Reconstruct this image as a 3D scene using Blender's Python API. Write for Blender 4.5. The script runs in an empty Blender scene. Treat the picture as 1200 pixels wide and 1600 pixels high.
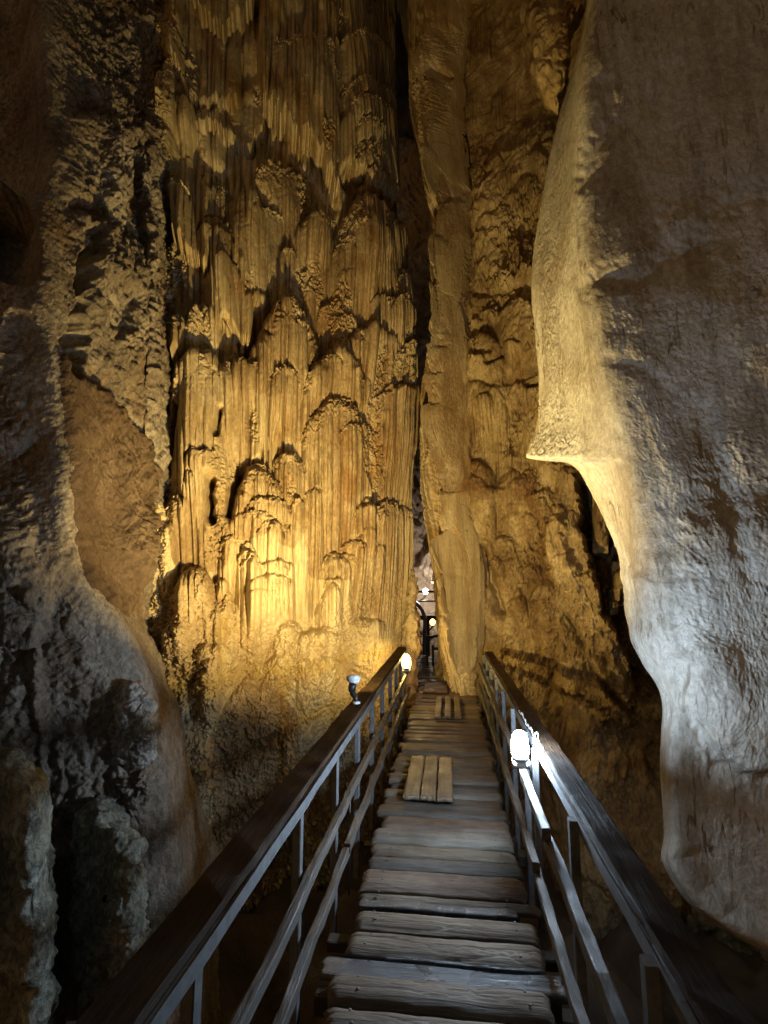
import bpy, math, random
import numpy as np
from mathutils import Vector

random.seed(7)
RNG = np.random.default_rng(7)
SC = bpy.context.scene
COL = SC.collection

# ------------------------------------------------------------------ camera
CAM = np.array([0.0, 0.0, 1.6])
FPX, CX, CY = 800.0, 600.0, 800.0
PIT = math.atan(120 / 800.0)
YAW = math.atan(0.125 * math.cos(PIT))
Fv = np.array([-math.sin(YAW) * math.cos(PIT), math.cos(YAW) * math.cos(PIT), math.sin(PIT)])
Rv = np.array([math.cos(YAW), math.sin(YAW), 0.0])
Uv = np.cross(Rv, Fv)

cd = bpy.data.cameras.new('camera')
cd.sensor_fit = 'VERTICAL'
cd.sensor_height = 36.0
cd.sensor_width = 27.0
cd.lens = 36.0 * FPX / 1600.0
cd.clip_start = 0.05
cd.clip_end = 200
cam = bpy.data.objects.new('camera', cd)
COL.objects.link(cam)
cam.location = CAM
cam.rotation_euler = (math.pi / 2 + PIT, 0, YAW)
SC.camera = cam


def pt(px, py, Y):
    """world point seen at photo pixel (px,py) when it stands Y metres down the walkway"""
    d = (px - CX) / FPX * Rv - (py - CY) / FPX * Uv + Fv
    return CAM + d * (Y / d[1])


def project(P):
    q = P - CAM
    z = q @ Fv
    z = np.where(np.abs(z) < 1e-3, 1e-3, z)
    x = CX + FPX * (q @ Rv) / z
    y = CY - FPX * (q @ Uv) / z
    bad = z < 0.05
    return np.where(bad, -9999, x), np.where(bad, -9999, y)


# ------------------------------------------------------------------ noise
def _hash(ix, iy, iz, seed):
    h = (ix.astype(np.uint32) * np.uint32(374761393) + iy.astype(np.uint32) * np.uint32(668265263)
         + iz.astype(np.uint32) * np.uint32(2147483647) + np.uint32(seed * 974634 + 12345))
    h = (h ^ (h >> np.uint32(13))) * np.uint32(1274126177)
    h = (h ^ (h >> np.uint32(15))) * np.uint32(2246822519)
    return h ^ (h >> np.uint32(16))


_G = np.array([[1, 1, 0], [-1, 1, 0], [1, -1, 0], [-1, -1, 0], [1, 0, 1], [-1, 0, 1], [1, 0, -1], [-1, 0, -1],
               [0, 1, 1], [0, -1, 1], [0, 1, -1], [0, -1, -1], [1, 1, 0], [-1, 1, 0], [0, -1, 1], [0, -1, -1]],
              dtype=np.float32)


def perlin(x, y, z, seed=0):
    x = np.asarray(x, np.float32); y = np.asarray(y, np.float32); z = np.asarray(z, np.float32)
    x, y, z = np.broadcast_arrays(x, y, z)
    fx, fy, fz = np.floor(x), np.floor(y), np.floor(z)
    ix, iy, iz = fx.astype(np.int32), fy.astype(np.int32), fz.astype(np.int32)
    dx, dy, dz = x - fx, y - fy, z - fz
    u = dx * dx * dx * (dx * (dx * 6 - 15) + 10)
    v = dy * dy * dy * (dy * (dy * 6 - 15) + 10)
    w = dz * dz * dz * (dz * (dz * 6 - 15) + 10)
    out = 0
    for a in (0, 1):
        wa = u if a else 1 - u
        for b in (0, 1):
            wb = v if b else 1 - v
            for c in (0, 1):
                wc = w if c else 1 - w
                g = _G[_hash(ix + a, iy + b, iz + c, seed) & 15]
                out = out + wa * wb * wc * (g[..., 0] * (dx - a) + g[..., 1] * (dy - b) + g[..., 2] * (dz - c))
    return out


def fbm(x, y, z, octv=4, seed=0, gain=0.5, lac=2.03):
    o, a = 0, 1.0
    for k in range(octv):
        o = o + a * perlin(x, y, z, seed + k)
        x, y, z = x * lac + 3.1, y * lac + 1.7, z * lac + 5.3
        a *= gain
    return o


def billow(x, y, z, octv=2, seed=0, gain=0.5):
    """rounded lumps with sharp valleys, about 0..1"""
    o, a = 0, 1.0
    for k in range(octv):
        o = o + a * (np.abs(perlin(x, y, z, seed + k)) * 1.9 + 1e-5) ** 0.85
        x, y, z = x * 2.07 + 4.1, y * 2.07 + 2.7, z * 2.07 + 1.3
        a *= gain
    return o


def sstep(a, b, x):
    t = np.clip((x - a) / (b - a), 0, 1)
    return t * t * (3 - 2 * t)


# ------------------------------------------------------------------ mesh helpers
def grid_faces(nv, nu):
    i = np.arange((nv - 1) * (nu - 1))
    r, c = i // (nu - 1), i % (nu - 1)
    a = r * nu + c
    return np.stack([a, a + 1, a + nu + 1, a + nu], 1)


def mesh_np(name, V, Fq, mat, parent=None, normals=None):
    me = bpy.data.meshes.new(name)
    V = np.ascontiguousarray(V, np.float32)
    Fq = np.ascontiguousarray(Fq, np.int32)
    nf, k = Fq.shape
    me.vertices.add(len(V)); me.vertices.foreach_set('co', V.ravel())
    me.loops.add(nf * k); me.loops.foreach_set('vertex_index', Fq.ravel())
    me.polygons.add(nf)
    me.polygons.foreach_set('loop_start', np.arange(0, nf * k, k, dtype=np.int32))
    me.polygons.foreach_set('use_smooth', np.ones(nf, bool))
    me.update(calc_edges=True)
    if normals is not None:
        me.normals_split_custom_set_from_vertices(np.ascontiguousarray(normals, np.float32).tolist())
    me.materials.append(mat)
    o = bpy.data.objects.new(name, me)
    COL.objects.link(o)
    if parent is not None:
        o.parent = parent
    return o


def tag(o, label=None, cat=None, group=None, kind=None):
    if label: o['label'] = label
    if cat: o['category'] = cat
    if group: o['group'] = group
    if kind: o['kind'] = kind
    return o


def empty(name, loc=(0, 0, 0)):
    o = bpy.data.objects.new(name, None)
    o.empty_display_size = 0.1
    COL.objects.link(o)
    o.location = loc
    return o


def build(name, verts, faces, mat, parent=None, smooth=False):
    me = bpy.data.meshes.new(name)
    me.from_pydata([tuple(map(float, v)) for v in verts], [], faces)
    if smooth:
        me.polygons.foreach_set('use_smooth', np.ones(len(me.polygons), bool))
    me.update()
    me.materials.append(mat)
    o = bpy.data.objects.new(name, me)
    COL.objects.link(o)
    if parent is not None:
        o.parent = parent
        o.matrix_parent_inverse = parent.matrix_world.inverted() if False else o.matrix_parent_inverse
        o.location = -Vector(parent.location)
    return o


class MB:
    def __init__(s): s.v, s.f = [], []

    def add(s, V, Fs):
        b = len(s.v)
        s.v += [tuple(map(float, p)) for p in V]
        s.f += [tuple(b + i for i in f) for f in Fs]
        return s

    def bar(s, A, B, w, h, up=(0, 0, 1), seg=1, wob=0.0, bev=0.12):
        """octagonal-section (chamfered) bar from A to B, w across, h along up"""
        A, B, up = np.array(A, float), np.array(B, float), np.array(up, float)
        d = B - A; L = np.linalg.norm(d); d /= L
        r = np.cross(d, up); r /= np.linalg.norm(r); u = np.cross(r, d)
        c = bev * min(w, h)
        prof = [(-w/2 + c, -h/2), (w/2 - c, -h/2), (w/2, -h/2 + c), (w/2, h/2 - c), (w/2 - c, h/2), (-w/2 + c, h/2),
                (-w/2, h/2 - c), (-w/2, -h/2 + c)]
        V = []
        ph = random.random() * 50
        for k in range(seg + 1):
            t = k / seg
            o = A + d * L * t
            if wob:
                o = o + r * wob * float(perlin(np.array([t * L * 3 + ph]), 0.3, 0.7)[0]) * 2 \
                      + u * wob * float(perlin(np.array([t * L * 2.3 + ph]), 7.3, 0.7)[0]) * 2
            for i, (a, b) in enumerate(prof):
                e = wob * float(perlin(np.array([t * L * 9 + ph]), i * 1.7, 2.2)[0]) * 1.2 if wob else 0
                V.append(o + r * (a + (e if abs(a) > c else 0) * np.sign(a)) + u * (b + e * np.sign(b)))
        F = []
        for k in range(seg):
            for i in range(8):
                j = (i + 1) % 8
                F.append((k * 8 + i, k * 8 + j, k * 8 + 8 + j, k * 8 + 8 + i))
        F.append(tuple(range(7, -1, -1))); F.append(tuple(seg * 8 + i for i in range(8)))
        return s.add(V, F)

    def tube(s, pts, r, n=8, cap=True):
        pts = [np.array(p, float) for p in pts]
        rs = r if isinstance(r, (list, tuple, np.ndarray)) else [r] * len(pts)
        V, F = [], []
        for k, p in enumerate(pts):
            d = pts[min(k + 1, len(pts) - 1)] - pts[max(k - 1, 0)]
            d /= np.linalg.norm(d)
            a = np.cross(d, (0.13, 0.31, 0.94) if abs(d[2]) < 0.9 else (1, 0, 0)); a /= np.linalg.norm(a)
            b = np.cross(d, a)
            for i in range(n):
                t = 2 * math.pi * i / n
                V.append(p + rs[k] * (math.cos(t) * a + math.sin(t) * b))
        for k in range(len(pts) - 1):
            for i in range(n):
                j = (i + 1) % n
                F.append((k * n + i, k * n + j, k * n + n + j, k * n + n + i))
        if cap:
            F.append(tuple(range(n - 1, -1, -1))); F.append(tuple((len(pts) - 1) * n + i for i in range(n)))
        return s.add(V, F)

    def lathe(s, c, prof, n=20, axis=(0, 0, 1)):
        ax = np.array(axis, float); ax /= np.linalg.norm(ax)
        a = np.cross(ax, (0, 1, 0) if abs(ax[1]) < 0.9 else (1, 0, 0)); a /= np.linalg.norm(a)
        b = np.cross(ax, a)
        V, F = [], []
        for (r, z) in prof:
            for i in range(n):
                t = 2 * math.pi * i / n
                V.append(np.array(c) + ax * z + max(r, 1e-4) * (math.cos(t) * a + math.sin(t) * b))
        for k in range(len(prof) - 1):
            for i in range(n):
                j = (i + 1) % n
                F.append((k * n + i, k * n + j, k * n + n + j, k * n + n + i))
        F.append(tuple(range(n - 1, -1, -1))); F.append(tuple((len(prof) - 1) * n + i for i in range(n)))
        return s.add(V, F)

    def build(s, name, mat, parent=None, smooth=False):
        return build(name, s.v, s.f, mat, parent, smooth)


# ------------------------------------------------------------------ materials
def ramp(nt, fac, stops):
    r = nt.nodes.new('ShaderNodeValToRGB')
    while len(r.color_ramp.elements) < len(stops):
        r.color_ramp.elements.new(0.5)
    for e, (p, c) in zip(r.color_ramp.elements, stops):
        e.position = p; e.color = (*c, 1)
    nt.links.new(fac, r.inputs[0])
    return r.outputs[0]


def newmat(name):
    m = bpy.data.materials.new(name)
    m.use_nodes = True
    nt = m.node_tree
    b = nt.nodes['Principled BSDF']
    return m, nt, b


def noise_node(nt, scale, detail=4, stretch=(1, 1, 1), rough=0.55, dist=0.0):
    tc = nt.nodes.new('ShaderNodeTexCoord')
    mp = nt.nodes.new('ShaderNodeMapping')
    mp.inputs['Scale'].default_value = stretch
    nt.links.new(tc.outputs['Object'], mp.inputs['Vector'])
    n = nt.nodes.new('ShaderNodeTexNoise')
    n.inputs['Scale'].default_value = scale
    n.inputs['Detail'].default_value = detail
    n.inputs['Roughness'].default_value = rough
    n.inputs['Distortion'].default_value = dist
    nt.links.new(mp.outputs[0], n.inputs['Vector'])
    return n.outputs['Fac']


def mixc(nt, fac, a, b, mode='MIX'):
    m = nt.nodes.new('ShaderNodeMix')
    m.data_type = 'RGBA'; m.blend_type = mode
    for sock, v in ((m.inputs[0], fac), (m.inputs[6], a), (m.inputs[7], b)):
        if hasattr(v, 'links') or isinstance(v, bpy.types.NodeSocket):
            nt.links.new(v, sock)
        elif isinstance(v, (int, float)):
            sock.default_value = v
        else:
            sock.default_value = (*v, 1)
    return m.outputs[2]


def math_node(nt, op, a, b=None):
    m = nt.nodes.new('ShaderNodeMath'); m.operation = op
    for s, v in zip(m.inputs, (a, b)):
        if v is None: continue
        if isinstance(v, bpy.types.NodeSocket): nt.links.new(v, s)
        else: s.default_value = v
    return m.outputs[0]


def bump(nt, b, layers, base=None):
    """layers: (height socket, strength, distance)"""
    prev = base
    for h, st, di in layers:
        n = nt.nodes.new('ShaderNodeBump')
        n.inputs['Strength'].default_value = st
        n.inputs['Distance'].default_value = di
        nt.links.new(h, n.inputs['Height'])
        if prev is not None: nt.links.new(prev, n.inputs['Normal'])
        prev = n.outputs[0]
    nt.links.new(prev, b.inputs['Normal'])


def rock_mat(name, dark, mid, pale, scale=1.3, streak=0.0, vein=None, rough=0.75, fine=1.0, stain=None, speck=0.0, spec=0.3, bz=0.8):
    m, nt, b = newmat(name)
    big = noise_node(nt, scale, 6, (1, 1, 0.6), 0.6, 0.6)
    c = ramp(nt, big, [(0.30, dark), (0.5, mid), (0.70, pale)])
    if streak:
        s = noise_node(nt, 9, 5, (1, 1, 0.07), 0.6, 0.3)
        sc = ramp(nt, s, [(0.36, tuple(x * 0.55 for x in mid)), (0.5, (1, 1, 1)), (0.7, (1, 1, 1))])
        c = mixc(nt, streak, c, mixc(nt, 1.0, c, sc, 'MULTIPLY'))
    if stain:
        s = noise_node(nt, 1.1, 5, (1, 1, 0.45), 0.65, 1.0)
        f = ramp(nt, s, [(0.50, (0, 0, 0)), (0.66, (1, 1, 1))])
        c = mixc(nt, f, c, stain)
    if speck:
        s = noise_node(nt, 26, 4, (1, 1, 0.7), 0.7, 0.5)
        f = ramp(nt, s, [(0.40, (1 - speck,) * 3), (0.60, (1, 1, 1))])
        c = mixc(nt, 1.0, c, f, 'MULTIPLY')
    if vein:
        s = noise_node(nt, 16, 5, (1, 1, 0.22), 0.62, 1.6)
        f = ramp(nt, s, [(0.55, (0, 0, 0)), (0.62, (1, 1, 1))])
        z = noise_node(nt, 1.4, 3)
        zf = ramp(nt, z, [(0.42, (0, 0, 0)), (0.62, (1, 1, 1))])
        ff = nt.nodes.new('ShaderNodeMix'); ff.data_type = 'RGBA'; ff.blend_type = 'MULTIPLY'; ff.inputs[0].default_value = 1
        nt.links.new(f, ff.inputs[6]); nt.links.new(zf, ff.inputs[7])
        c = mixc(nt, ff.outputs[2], c, vein)
    nt.links.new(c, b.inputs['Base Color'])
    b.inputs['Roughness'].default_value = rough
    b.inputs['Specular IOR Level'].default_value = spec
    bump(nt, b, [(noise_node(nt, 14, 6, (1, 1, bz), 0.65, 0.4), 0.55 * fine, 0.05),
                 (noise_node(nt, 60, 4, (1, 1, min(1, bz * 1.5)), 0.6), 0.5 * fine, 0.012)])
    return m


M_FLOW = rock_mat('flowstone', (0.36, 0.25, 0.13), (0.52, 0.40, 0.23), (0.62, 0.50, 0.32), 0.9, 0.35, rough=0.58, stain=(0.36, 0.22, 0.09), speck=0.15, bz=0.2, fine=0.7)
M_DOME = rock_mat('flowstone dome', (0.30, 0.19, 0.09), (0.46, 0.33, 0.18), (0.58, 0.45, 0.28), 1.6, 0.25, rough=0.65, stain=(0.30, 0.17, 0.07), speck=0.35, bz=0.5)
M_RIGHT = rock_mat('brown wall rock', (0.15, 0.085, 0.035), (0.36, 0.25, 0.115), (0.60, 0.46, 0.26), 1.7, 0.1, rough=0.7, stain=(0.20, 0.11, 0.045), speck=0.35)
M_LEFT = rock_mat('weathered grey rock', (0.145, 0.108, 0.078), (0.30, 0.235, 0.175), (0.50, 0.43, 0.35), 1.2, 0.0, rough=0.8, stain=(0.21, 0.12, 0.065), speck=0.45, fine=1.5)
M_MUD = rock_mat('brown mud coated rock', (0.065, 0.038, 0.022), (0.115, 0.07, 0.042), (0.19, 0.128, 0.083), 1.6, 0.0, rough=0.75, speck=0.3, fine=1.2)
M_BOULDER = rock_mat('mottled boulder rock', (0.16, 0.155, 0.12), (0.34, 0.33, 0.265), (0.6, 0.58, 0.5), 3.2, 0.0, rough=0.8, speck=0.6, fine=1.5)
M_PALE = rock_mat('pale boulder rock', (0.26, 0.2, 0.16), (0.5, 0.44, 0.38), (0.7, 0.66, 0.6), 4.0, 0.0, rough=0.75, speck=0.6, fine=1.4)
M_SMOOTH = rock_mat('smooth limestone', (0.40, 0.35, 0.29), (0.55, 0.50, 0.43), (0.68, 0.64, 0.57), 0.8, 0.35, vein=(0.17, 0.12, 0.07), rough=0.6, fine=0.7, speck=0.3, spec=0.35, stain=(0.37, 0.30, 0.22))
M_FAR = rock_mat('pale chamber rock', (0.30, 0.2, 0.14), (0.52, 0.42, 0.33), (0.66, 0.57, 0.47), 0.7, 0.0, rough=0.75, speck=0.3)
M_FLOOR = rock_mat('cave mud', (0.05, 0.04, 0.03), (0.09, 0.07, 0.055), (0.13, 0.10, 0.08), 1.2, 0.0, rough=0.7)
M_CEIL = rock_mat('dark ceiling rock', (0.08, 0.06, 0.04), (0.16, 0.12, 0.08), (0.24, 0.18, 0.12), 0.6, 0.0, rough=0.8)


def wood_mat(name, a, b_, c, rough=0.6, axis=0, scale=1.0, spec=0.4, bumpk=0.5):
    m, nt, b = newmat(name)
    st = [9, 9, 9]; st[axis] = 0.5
    n = noise_node(nt, 6.0 * scale, 8, tuple(st), 0.7, 0.8)
    c1 = ramp(nt, n, [(0.3, a), (0.5, b_), (0.72, c)])
    blot = noise_node(nt, 2.2, 4, (1, 1, 1), 0.6)
    f = ramp(nt, blot, [(0.35, (0.55, 0.5, 0.46)), (0.65, (1, 1, 1))])
    nt.links.new(mixc(nt, 0.85, c1, mixc(nt, 1.0, c1, f, 'MULTIPLY')), b.inputs['Base Color'])
    rr = ramp(nt, noise_node(nt, 5, 3), [(0.35, (rough - 0.15,) * 3), (0.65, (rough + 0.15,) * 3)])
    nt.links.new(rr, b.inputs['Roughness'])
    b.inputs['Specular IOR Level'].default_value = spec
    bump(nt, b, [(n, bumpk * 1.6, 0.014), (noise_node(nt, 45, 5, tuple(max(0.12, q / 9) for q in st), 0.7), bumpk, 0.006)])
    return m


M_PLANK = wood_mat('imprinted grey plank', (0.075, 0.05, 0.033), (0.155, 0.112, 0.076), (0.235, 0.18, 0.128), 0.66, 0, 0.8)
M_PLANKR = wood_mat('reddish worn plank', (0.075, 0.05, 0.035), (0.145, 0.097, 0.07), (0.21, 0.15, 0.11), 0.64, 0, 0.8)
M_PLANKD = wood_mat('dark stained plank', (0.05, 0.041, 0.033), (0.095, 0.077, 0.062), (0.14, 0.115, 0.093), 0.6, 0, 0.8)
M_PLANKP = wood_mat('paler dry plank', (0.10, 0.082, 0.063), (0.175, 0.144, 0.114), (0.25, 0.21, 0.17), 0.66, 0, 0.8)
M_BOARD = wood_mat('bare wet board', (0.10, 0.07, 0.05), (0.2, 0.15, 0.10), (0.28, 0.21, 0.14), 0.46, 1, 0.8, 0.45)
M_WET = wood_mat('dark wet board', (0.04, 0.04, 0.042), (0.075, 0.075, 0.08), (0.13, 0.125, 0.13), 0.3, 0, 0.8, 0.6)
M_RAIL = wood_mat('brown rail timber', (0.028, 0.016, 0.009), (0.056, 0.032, 0.018), (0.095, 0.057, 0.033), 0.85, 1, 0.6, 0.1)
M_BEAM = wood_mat('dark beam', (0.02, 0.015, 0.012), (0.04, 0.03, 0.022), (0.06, 0.045, 0.035), 0.6, 1, 0.6, 0.3)
M_RAILG = wood_mat('grey weathered rail timber', (0.045, 0.036, 0.029), (0.09, 0.074, 0.06), (0.15, 0.128, 0.108), 0.6, 1, 0.6, 0.4)


def metal_mat(name, col, rough=0.5, metallic=0.6):
    m, nt, b = newmat(name)
    n = noise_node(nt, 20, 5, (1, 1, 1), 0.65)
    c = ramp(nt, n, [(0.35, tuple(x * 0.5 for x in col)), (0.6, col)])
    nt.links.new(c, b.inputs['Base Color'])
    b.inputs['Metallic'].default_value = metallic
    b.inputs['Roughness'].default_value = rough
    bump(nt, b, [(n, 0.3, 0.003)])
    return m


M_STEEL = metal_mat('painted steel', (0.11, 0.11, 0.115), 0.6, 0.1)
M_BLACK = metal_mat('black plastic', (0.02, 0.02, 0.02), 0.4, 0.0)
M_GREYP = metal_mat('grey lamp base', (0.25, 0.25, 0.25), 0.5, 0.0)
M_GLASSY = metal_mat('white lamp dish', (0.75, 0.78, 0.8), 0.25, 0.0)


def emit(name, col, st):
    m, nt, b = newmat(name)
    b.inputs['Base Color'].default_value = (0.8, 0.8, 0.8, 1)
    b.inputs['Emission Color'].default_value = (*col, 1)
    b.inputs['Emission Strength'].default_value = st
    return m


W_STR, Y_STR, S_STR = 880.0, 120.0, 24500.0
M_LW = emit('cool white bulb', (0.60, 0.79, 1.0), W_STR)
M_LY = emit('warm bulb', (1.0, 0.66, 0.18), Y_STR)
M_SPOT = emit('warm spotlight lens', (1.0, 0.745, 0.25), S_STR)
M_LFW = emit('far cool bulb', (1.0, 0.87, 0.70), 380.0)
M_LFY = emit('far warm bulb', (1.0, 0.42, 0.10), 9.0)


# ------------------------------------------------------------------ rock surfaces
def catmull(P, t):
    """P (n,...) samples at 0..n-1, t array -> interpolated"""
    n = len(P)
    i = np.clip(np.floor(t).astype(int), 0, n - 2)
    f = (t - i).reshape((-1,) + (1,) * (P.ndim - 1))
    p0, p1, p2, p3 = P[np.clip(i - 1, 0, n - 1)], P[i], P[i + 1], P[np.clip(i + 2, 0, n - 1)]
    m1, m2 = (p2 - p0) * 0.5, (p3 - p1) * 0.5
    f2, f3 = f * f, f * f * f
    return (2 * f3 - 3 * f2 + 1) * p1 + (f3 - 2 * f2 + f) * m1 + (-2 * f3 + 3 * f2) * p2 + (f3 - f2) * m2


def loft(rows, cols, nu, nv, lean=0.0):
    """cols: per column either (px,Y) or list of (px,Y) for each py of rows"""
    G = np.zeros((len(rows), len(cols), 3))
    for c, col in enumerate(cols):
        for r, py in enumerate(rows):
            px, Y = col[r] if isinstance(col, list) else col
            G[r, c] = pt(px, py, Y * (1 + lean * max(0.0, (450 - py) / 450.0)))
    # samples across: density by mean 3D length
    L = np.linalg.norm(np.diff(G, axis=1), axis=2).mean(0)
    cum = np.concatenate([[0], np.cumsum(L)])
    tu = np.interp(np.linspace(0, cum[-1], nu), cum, np.arange(len(cols)))
    Lr = np.linalg.norm(np.diff(G, axis=0), axis=2).mean(1)
    cr = np.concatenate([[0], np.cumsum(Lr)])
    tv = np.interp(np.linspace(0, cr[-1], nv), cr, np.arange(len(rows)))
    A = catmull(G, tv)
    B = catmull(np.swapaxes(A, 0, 1), tu)
    return np.swapaxes(B, 0, 1)


def grid_normals(P):
    du = np.gradient(P, axis=1); dv = np.gradient(P, axis=0)
    N = np.cross(du, dv)
    N /= np.linalg.norm(N, axis=2, keepdims=True) + 1e-12
    return N


class Surf:
    def __init__(s, rows, cols, nu, nv, lean=0.0, push=None):
        P = loft(rows, cols, nu, nv, lean)
        N = grid_normals(P)
        view = CAM - P
        vis = (N * view).sum(2)
        if (vis > 0).mean() < 0.5:
            N = -N; s.flip = True
        else:
            s.flip = False
        # smooth the normals so displacement does not fold
        for _ in range(3):
            N = (N + np.roll(N, 3, 0) + np.roll(N, -3, 0) + np.roll(N, 3, 1) + np.roll(N, -3, 1))
            N /= np.linalg.norm(N, axis=2, keepdims=True) + 1e-12
        if push is not None:
            # rock grew out of the wall in this one direction rather than along each local normal
            N = 0.25 * N + 0.75 * np.array(push) / np.linalg.norm(push)
            N /= np.linalg.norm(N, axis=2, keepdims=True)
        s.P, s.N, s.nu, s.nv = P, N, nu, nv
        s.x, s.y = project(P)
        sl = np.linalg.norm(np.diff(P, axis=1), axis=2)
        s.s = np.concatenate([np.zeros((nv, 1)), np.cumsum(sl, 1)], 1).mean(0)[None, :].repeat(nv, 0)
        s.z = P[..., 2]
        s.H = np.zeros((nv, nu))
        s.lab = np.zeros((nv, nu), int)
        s.brow = np.zeros((nv, nu))
        s.k = 1.0
        s.nlab = 0
        s.names = {}

    def over(s, m, h, part=None, keep=0.4, brow=None):
        h = h * s.k
        cur = s.H[m]
        new = cur * keep + h
        w = new > cur
        s.H[m] = np.where(w, new, cur)
        if brow is not None:
            s.brow[m] = np.where(w, brow, s.brow[m])
        if part:
            s.nlab += 1
            s.names[s.nlab] = part
            lab = s.lab[m]
            lab[w & (h > 0.02)] = s.nlab
            s.lab[m] = lab

    def mound(s, cx, ty, hw, by, H, drop=30, brow=18, p=2.0, part=None, keep=0.4, latp=2.5, wav=0.12):
        x0 = (s.x - cx) / hw
        m = (np.abs(x0) < 1) & (s.y > ty - 20) & (s.y < by)
        if not m.any(): return
        x, y, t = s.x[m], s.y[m], x0[m]
        w = perlin(x / 22.0, y * 0 + cx * 0.13, 3.3) * hw * wav + perlin(x / 7.0, y * 0 + cx * 0.23, 4.3) * hw * wav * 0.4
        yt = ty + drop * np.abs(t) ** p + w
        d = y - yt
        r = np.sqrt(1 - (1 - np.clip(d / brow, 0, 1)) ** 2)
        lat = (1 - np.abs(t) ** latp)
        tail = 1 - sstep(0.25, 1, (y - yt) / (by - yt + 1e-6))
        bv = np.exp(-(d / (brow * 1.5)) ** 2) * (d > 0)
        s.over(m, np.where(d > 0, H * r * lat * tail, 0), part, keep, bv)

    def curtain(s, bottom, ty, H, jag=14, part=None, keep=0.5, jf=9.0, sidepx=6, grow=0.6):
        bx = np.array([b[0] for b in bottom], float); byy = np.array([b[1] for b in bottom], float)
        m = (s.x > bx[0]) & (s.x < bx[-1]) & (s.y > ty) & (s.y < byy.max() + 5)
        if not m.any(): return
        x, y = s.x[m], s.y[m]
        yb = np.interp(x, bx, byy)
        j = np.abs(perlin(x / jf, 0.37 + bx[0] * 0.1, 1.9)) * 2.2
        yb = yb - jag * (1 - np.clip(j, 0, 1)) - 0.5 * jag * perlin(x / (jf * 3), 5.1 + bx[0], 0.2)
        d = yb - y
        prof = (1 - grow) + grow * sstep(0, 1, (y - ty) / (yb - ty + 1e-6))
        e = np.sqrt(np.clip(d / 10.0, 0, 1))
        fade = sstep(0, 0.35, (y - ty) / (yb - ty + 1e-6))
        side = np.sqrt(np.clip(np.minimum(x - bx[0], bx[-1] - x) / sidepx, 0, 1))
        s.over(m, np.where(d > 0, H * prof * e * side * fade, 0), part, keep)

    def slab(s, poly, H, soft=12, part=None, keep=1.0, wob=6.0, wf=25.0, add=False, seed=0):
        p = np.array(poly, float)
        lo, hi = p.min(0) - 3 * soft - wob, p.max(0) + 3 * soft + wob
        m = (s.x > lo[0]) & (s.x < hi[0]) & (s.y > lo[1]) & (s.y < hi[1])
        if not m.any(): return
        x, y = s.x[m].copy(), s.y[m].copy()
        if wob:
            x += wob * (perlin(x / wf, y / wf, 1.3, seed + 3) + 0.5 * perlin(x / wf * 2.3, y / wf * 2.3, 6.3, seed + 3)) * 1.4
            y += wob * (perlin(x / wf, y / wf, 8.3, seed + 5) + 0.5 * perlin(x / wf * 2.3, y / wf * 2.3, 2.3, seed + 5)) * 1.4
        sd = polysd(p, x, y)
        h = H * sstep(-soft, soft, sd)
        if add or H < 0:
            s.H[m] += h
        else:
            s.over(m, h, part, keep)

    def line(s, poly, width, H, taper=True):
        """ridge (H>0) or crack (H<0) along a polyline"""
        p = np.array(poly, float)
        lo, hi = p.min(0) - width * 2.5, p.max(0) + width * 2.5
        m = (s.x > lo[0]) & (s.x < hi[0]) & (s.y > lo[1]) & (s.y < hi[1])
        if not m.any(): return
        x, y = s.x[m], s.y[m]
        x = x + width * 0.6 * perlin(x / 17, y / 17, 4.1); y = y + width * 0.6 * perlin(x / 17, y / 17, 9.1)
        d = np.full(x.shape, 1e9)
        for a, b in zip(p[:-1], p[1:]):
            d = np.minimum(d, segd(a, b, x, y))
        s.H[m] += H * np.exp(-(d / width) ** 2)

    def mesh(s, name, mat, partmats=None, disp=1.0, parent=None):
        P = s.P + s.N * (s.H * disp)[..., None]
        Nn = grid_normals(P)
        if s.flip: Nn = -Nn
        F = grid_faces(s.nv, s.nu)
        if s.flip: pass
        # orientation: make face winding agree with the normals
        q = F[:: max(1, len(F) // 4000)]
        a, b, c = (P.reshape(-1, 3)[q[:, k]] for k in (0, 1, 2))
        if ((np.cross(b - a, c - a) * Nn.reshape(-1, 3)[q[:, 0]]).sum(1) > 0).mean() < 0.5:
            F = F[:, ::-1]
        V = P.reshape(-1, 3); NN = Nn.reshape(-1, 3)
        lab = s.lab.reshape(-1)
        fl = np.sort(lab[F], axis=1)[:, 1]

        def sub(mask, nm, mt, par):
            f = F[mask]
            ids, inv = np.unique(f, return_inverse=True)
            return mesh_np(nm, V[ids], inv.reshape(f.shape), mt, par, NN[ids])
        cnt = {k: (fl == k).sum() for k in s.names}
        small = [k for k in s.names if cnt[k] < 60]
        for k in small:
            fl[fl == k] = 0
        root = sub(fl == 0, name, mat, parent)
        for k, nm in s.names.items():
            if k in small: continue
            sub(fl == k, nm, (partmats or {}).get(nm, mat), root)
        return root


def segd(a, b, x, y):
    ab = b - a
    t = np.clip(((x - a[0]) * ab[0] + (y - a[1]) * ab[1]) / (ab @ ab + 1e-9), 0, 1)
    return np.hypot(x - a[0] - t * ab[0], y - a[1] - t * ab[1])


def polysd(p, x, y):
    """signed distance, positive inside"""
    d = np.full(x.shape, 1e9); ins = np.zeros(x.shape, bool)
    n = len(p)
    for i in range(n):
        a, b = p[i], p[(i + 1) % n]
        d = np.minimum(d, segd(a, b, x, y))
        c = ((a[1] > y) != (b[1] > y))
        with np.errstate(divide='ignore', invalid='ignore'):
            xi = (b[0] - a[0]) * (y - a[1]) / (b[1] - a[1]) + a[0]
        ins ^= c & (x < xi)
    return np.where(ins, d, -d)


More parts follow.
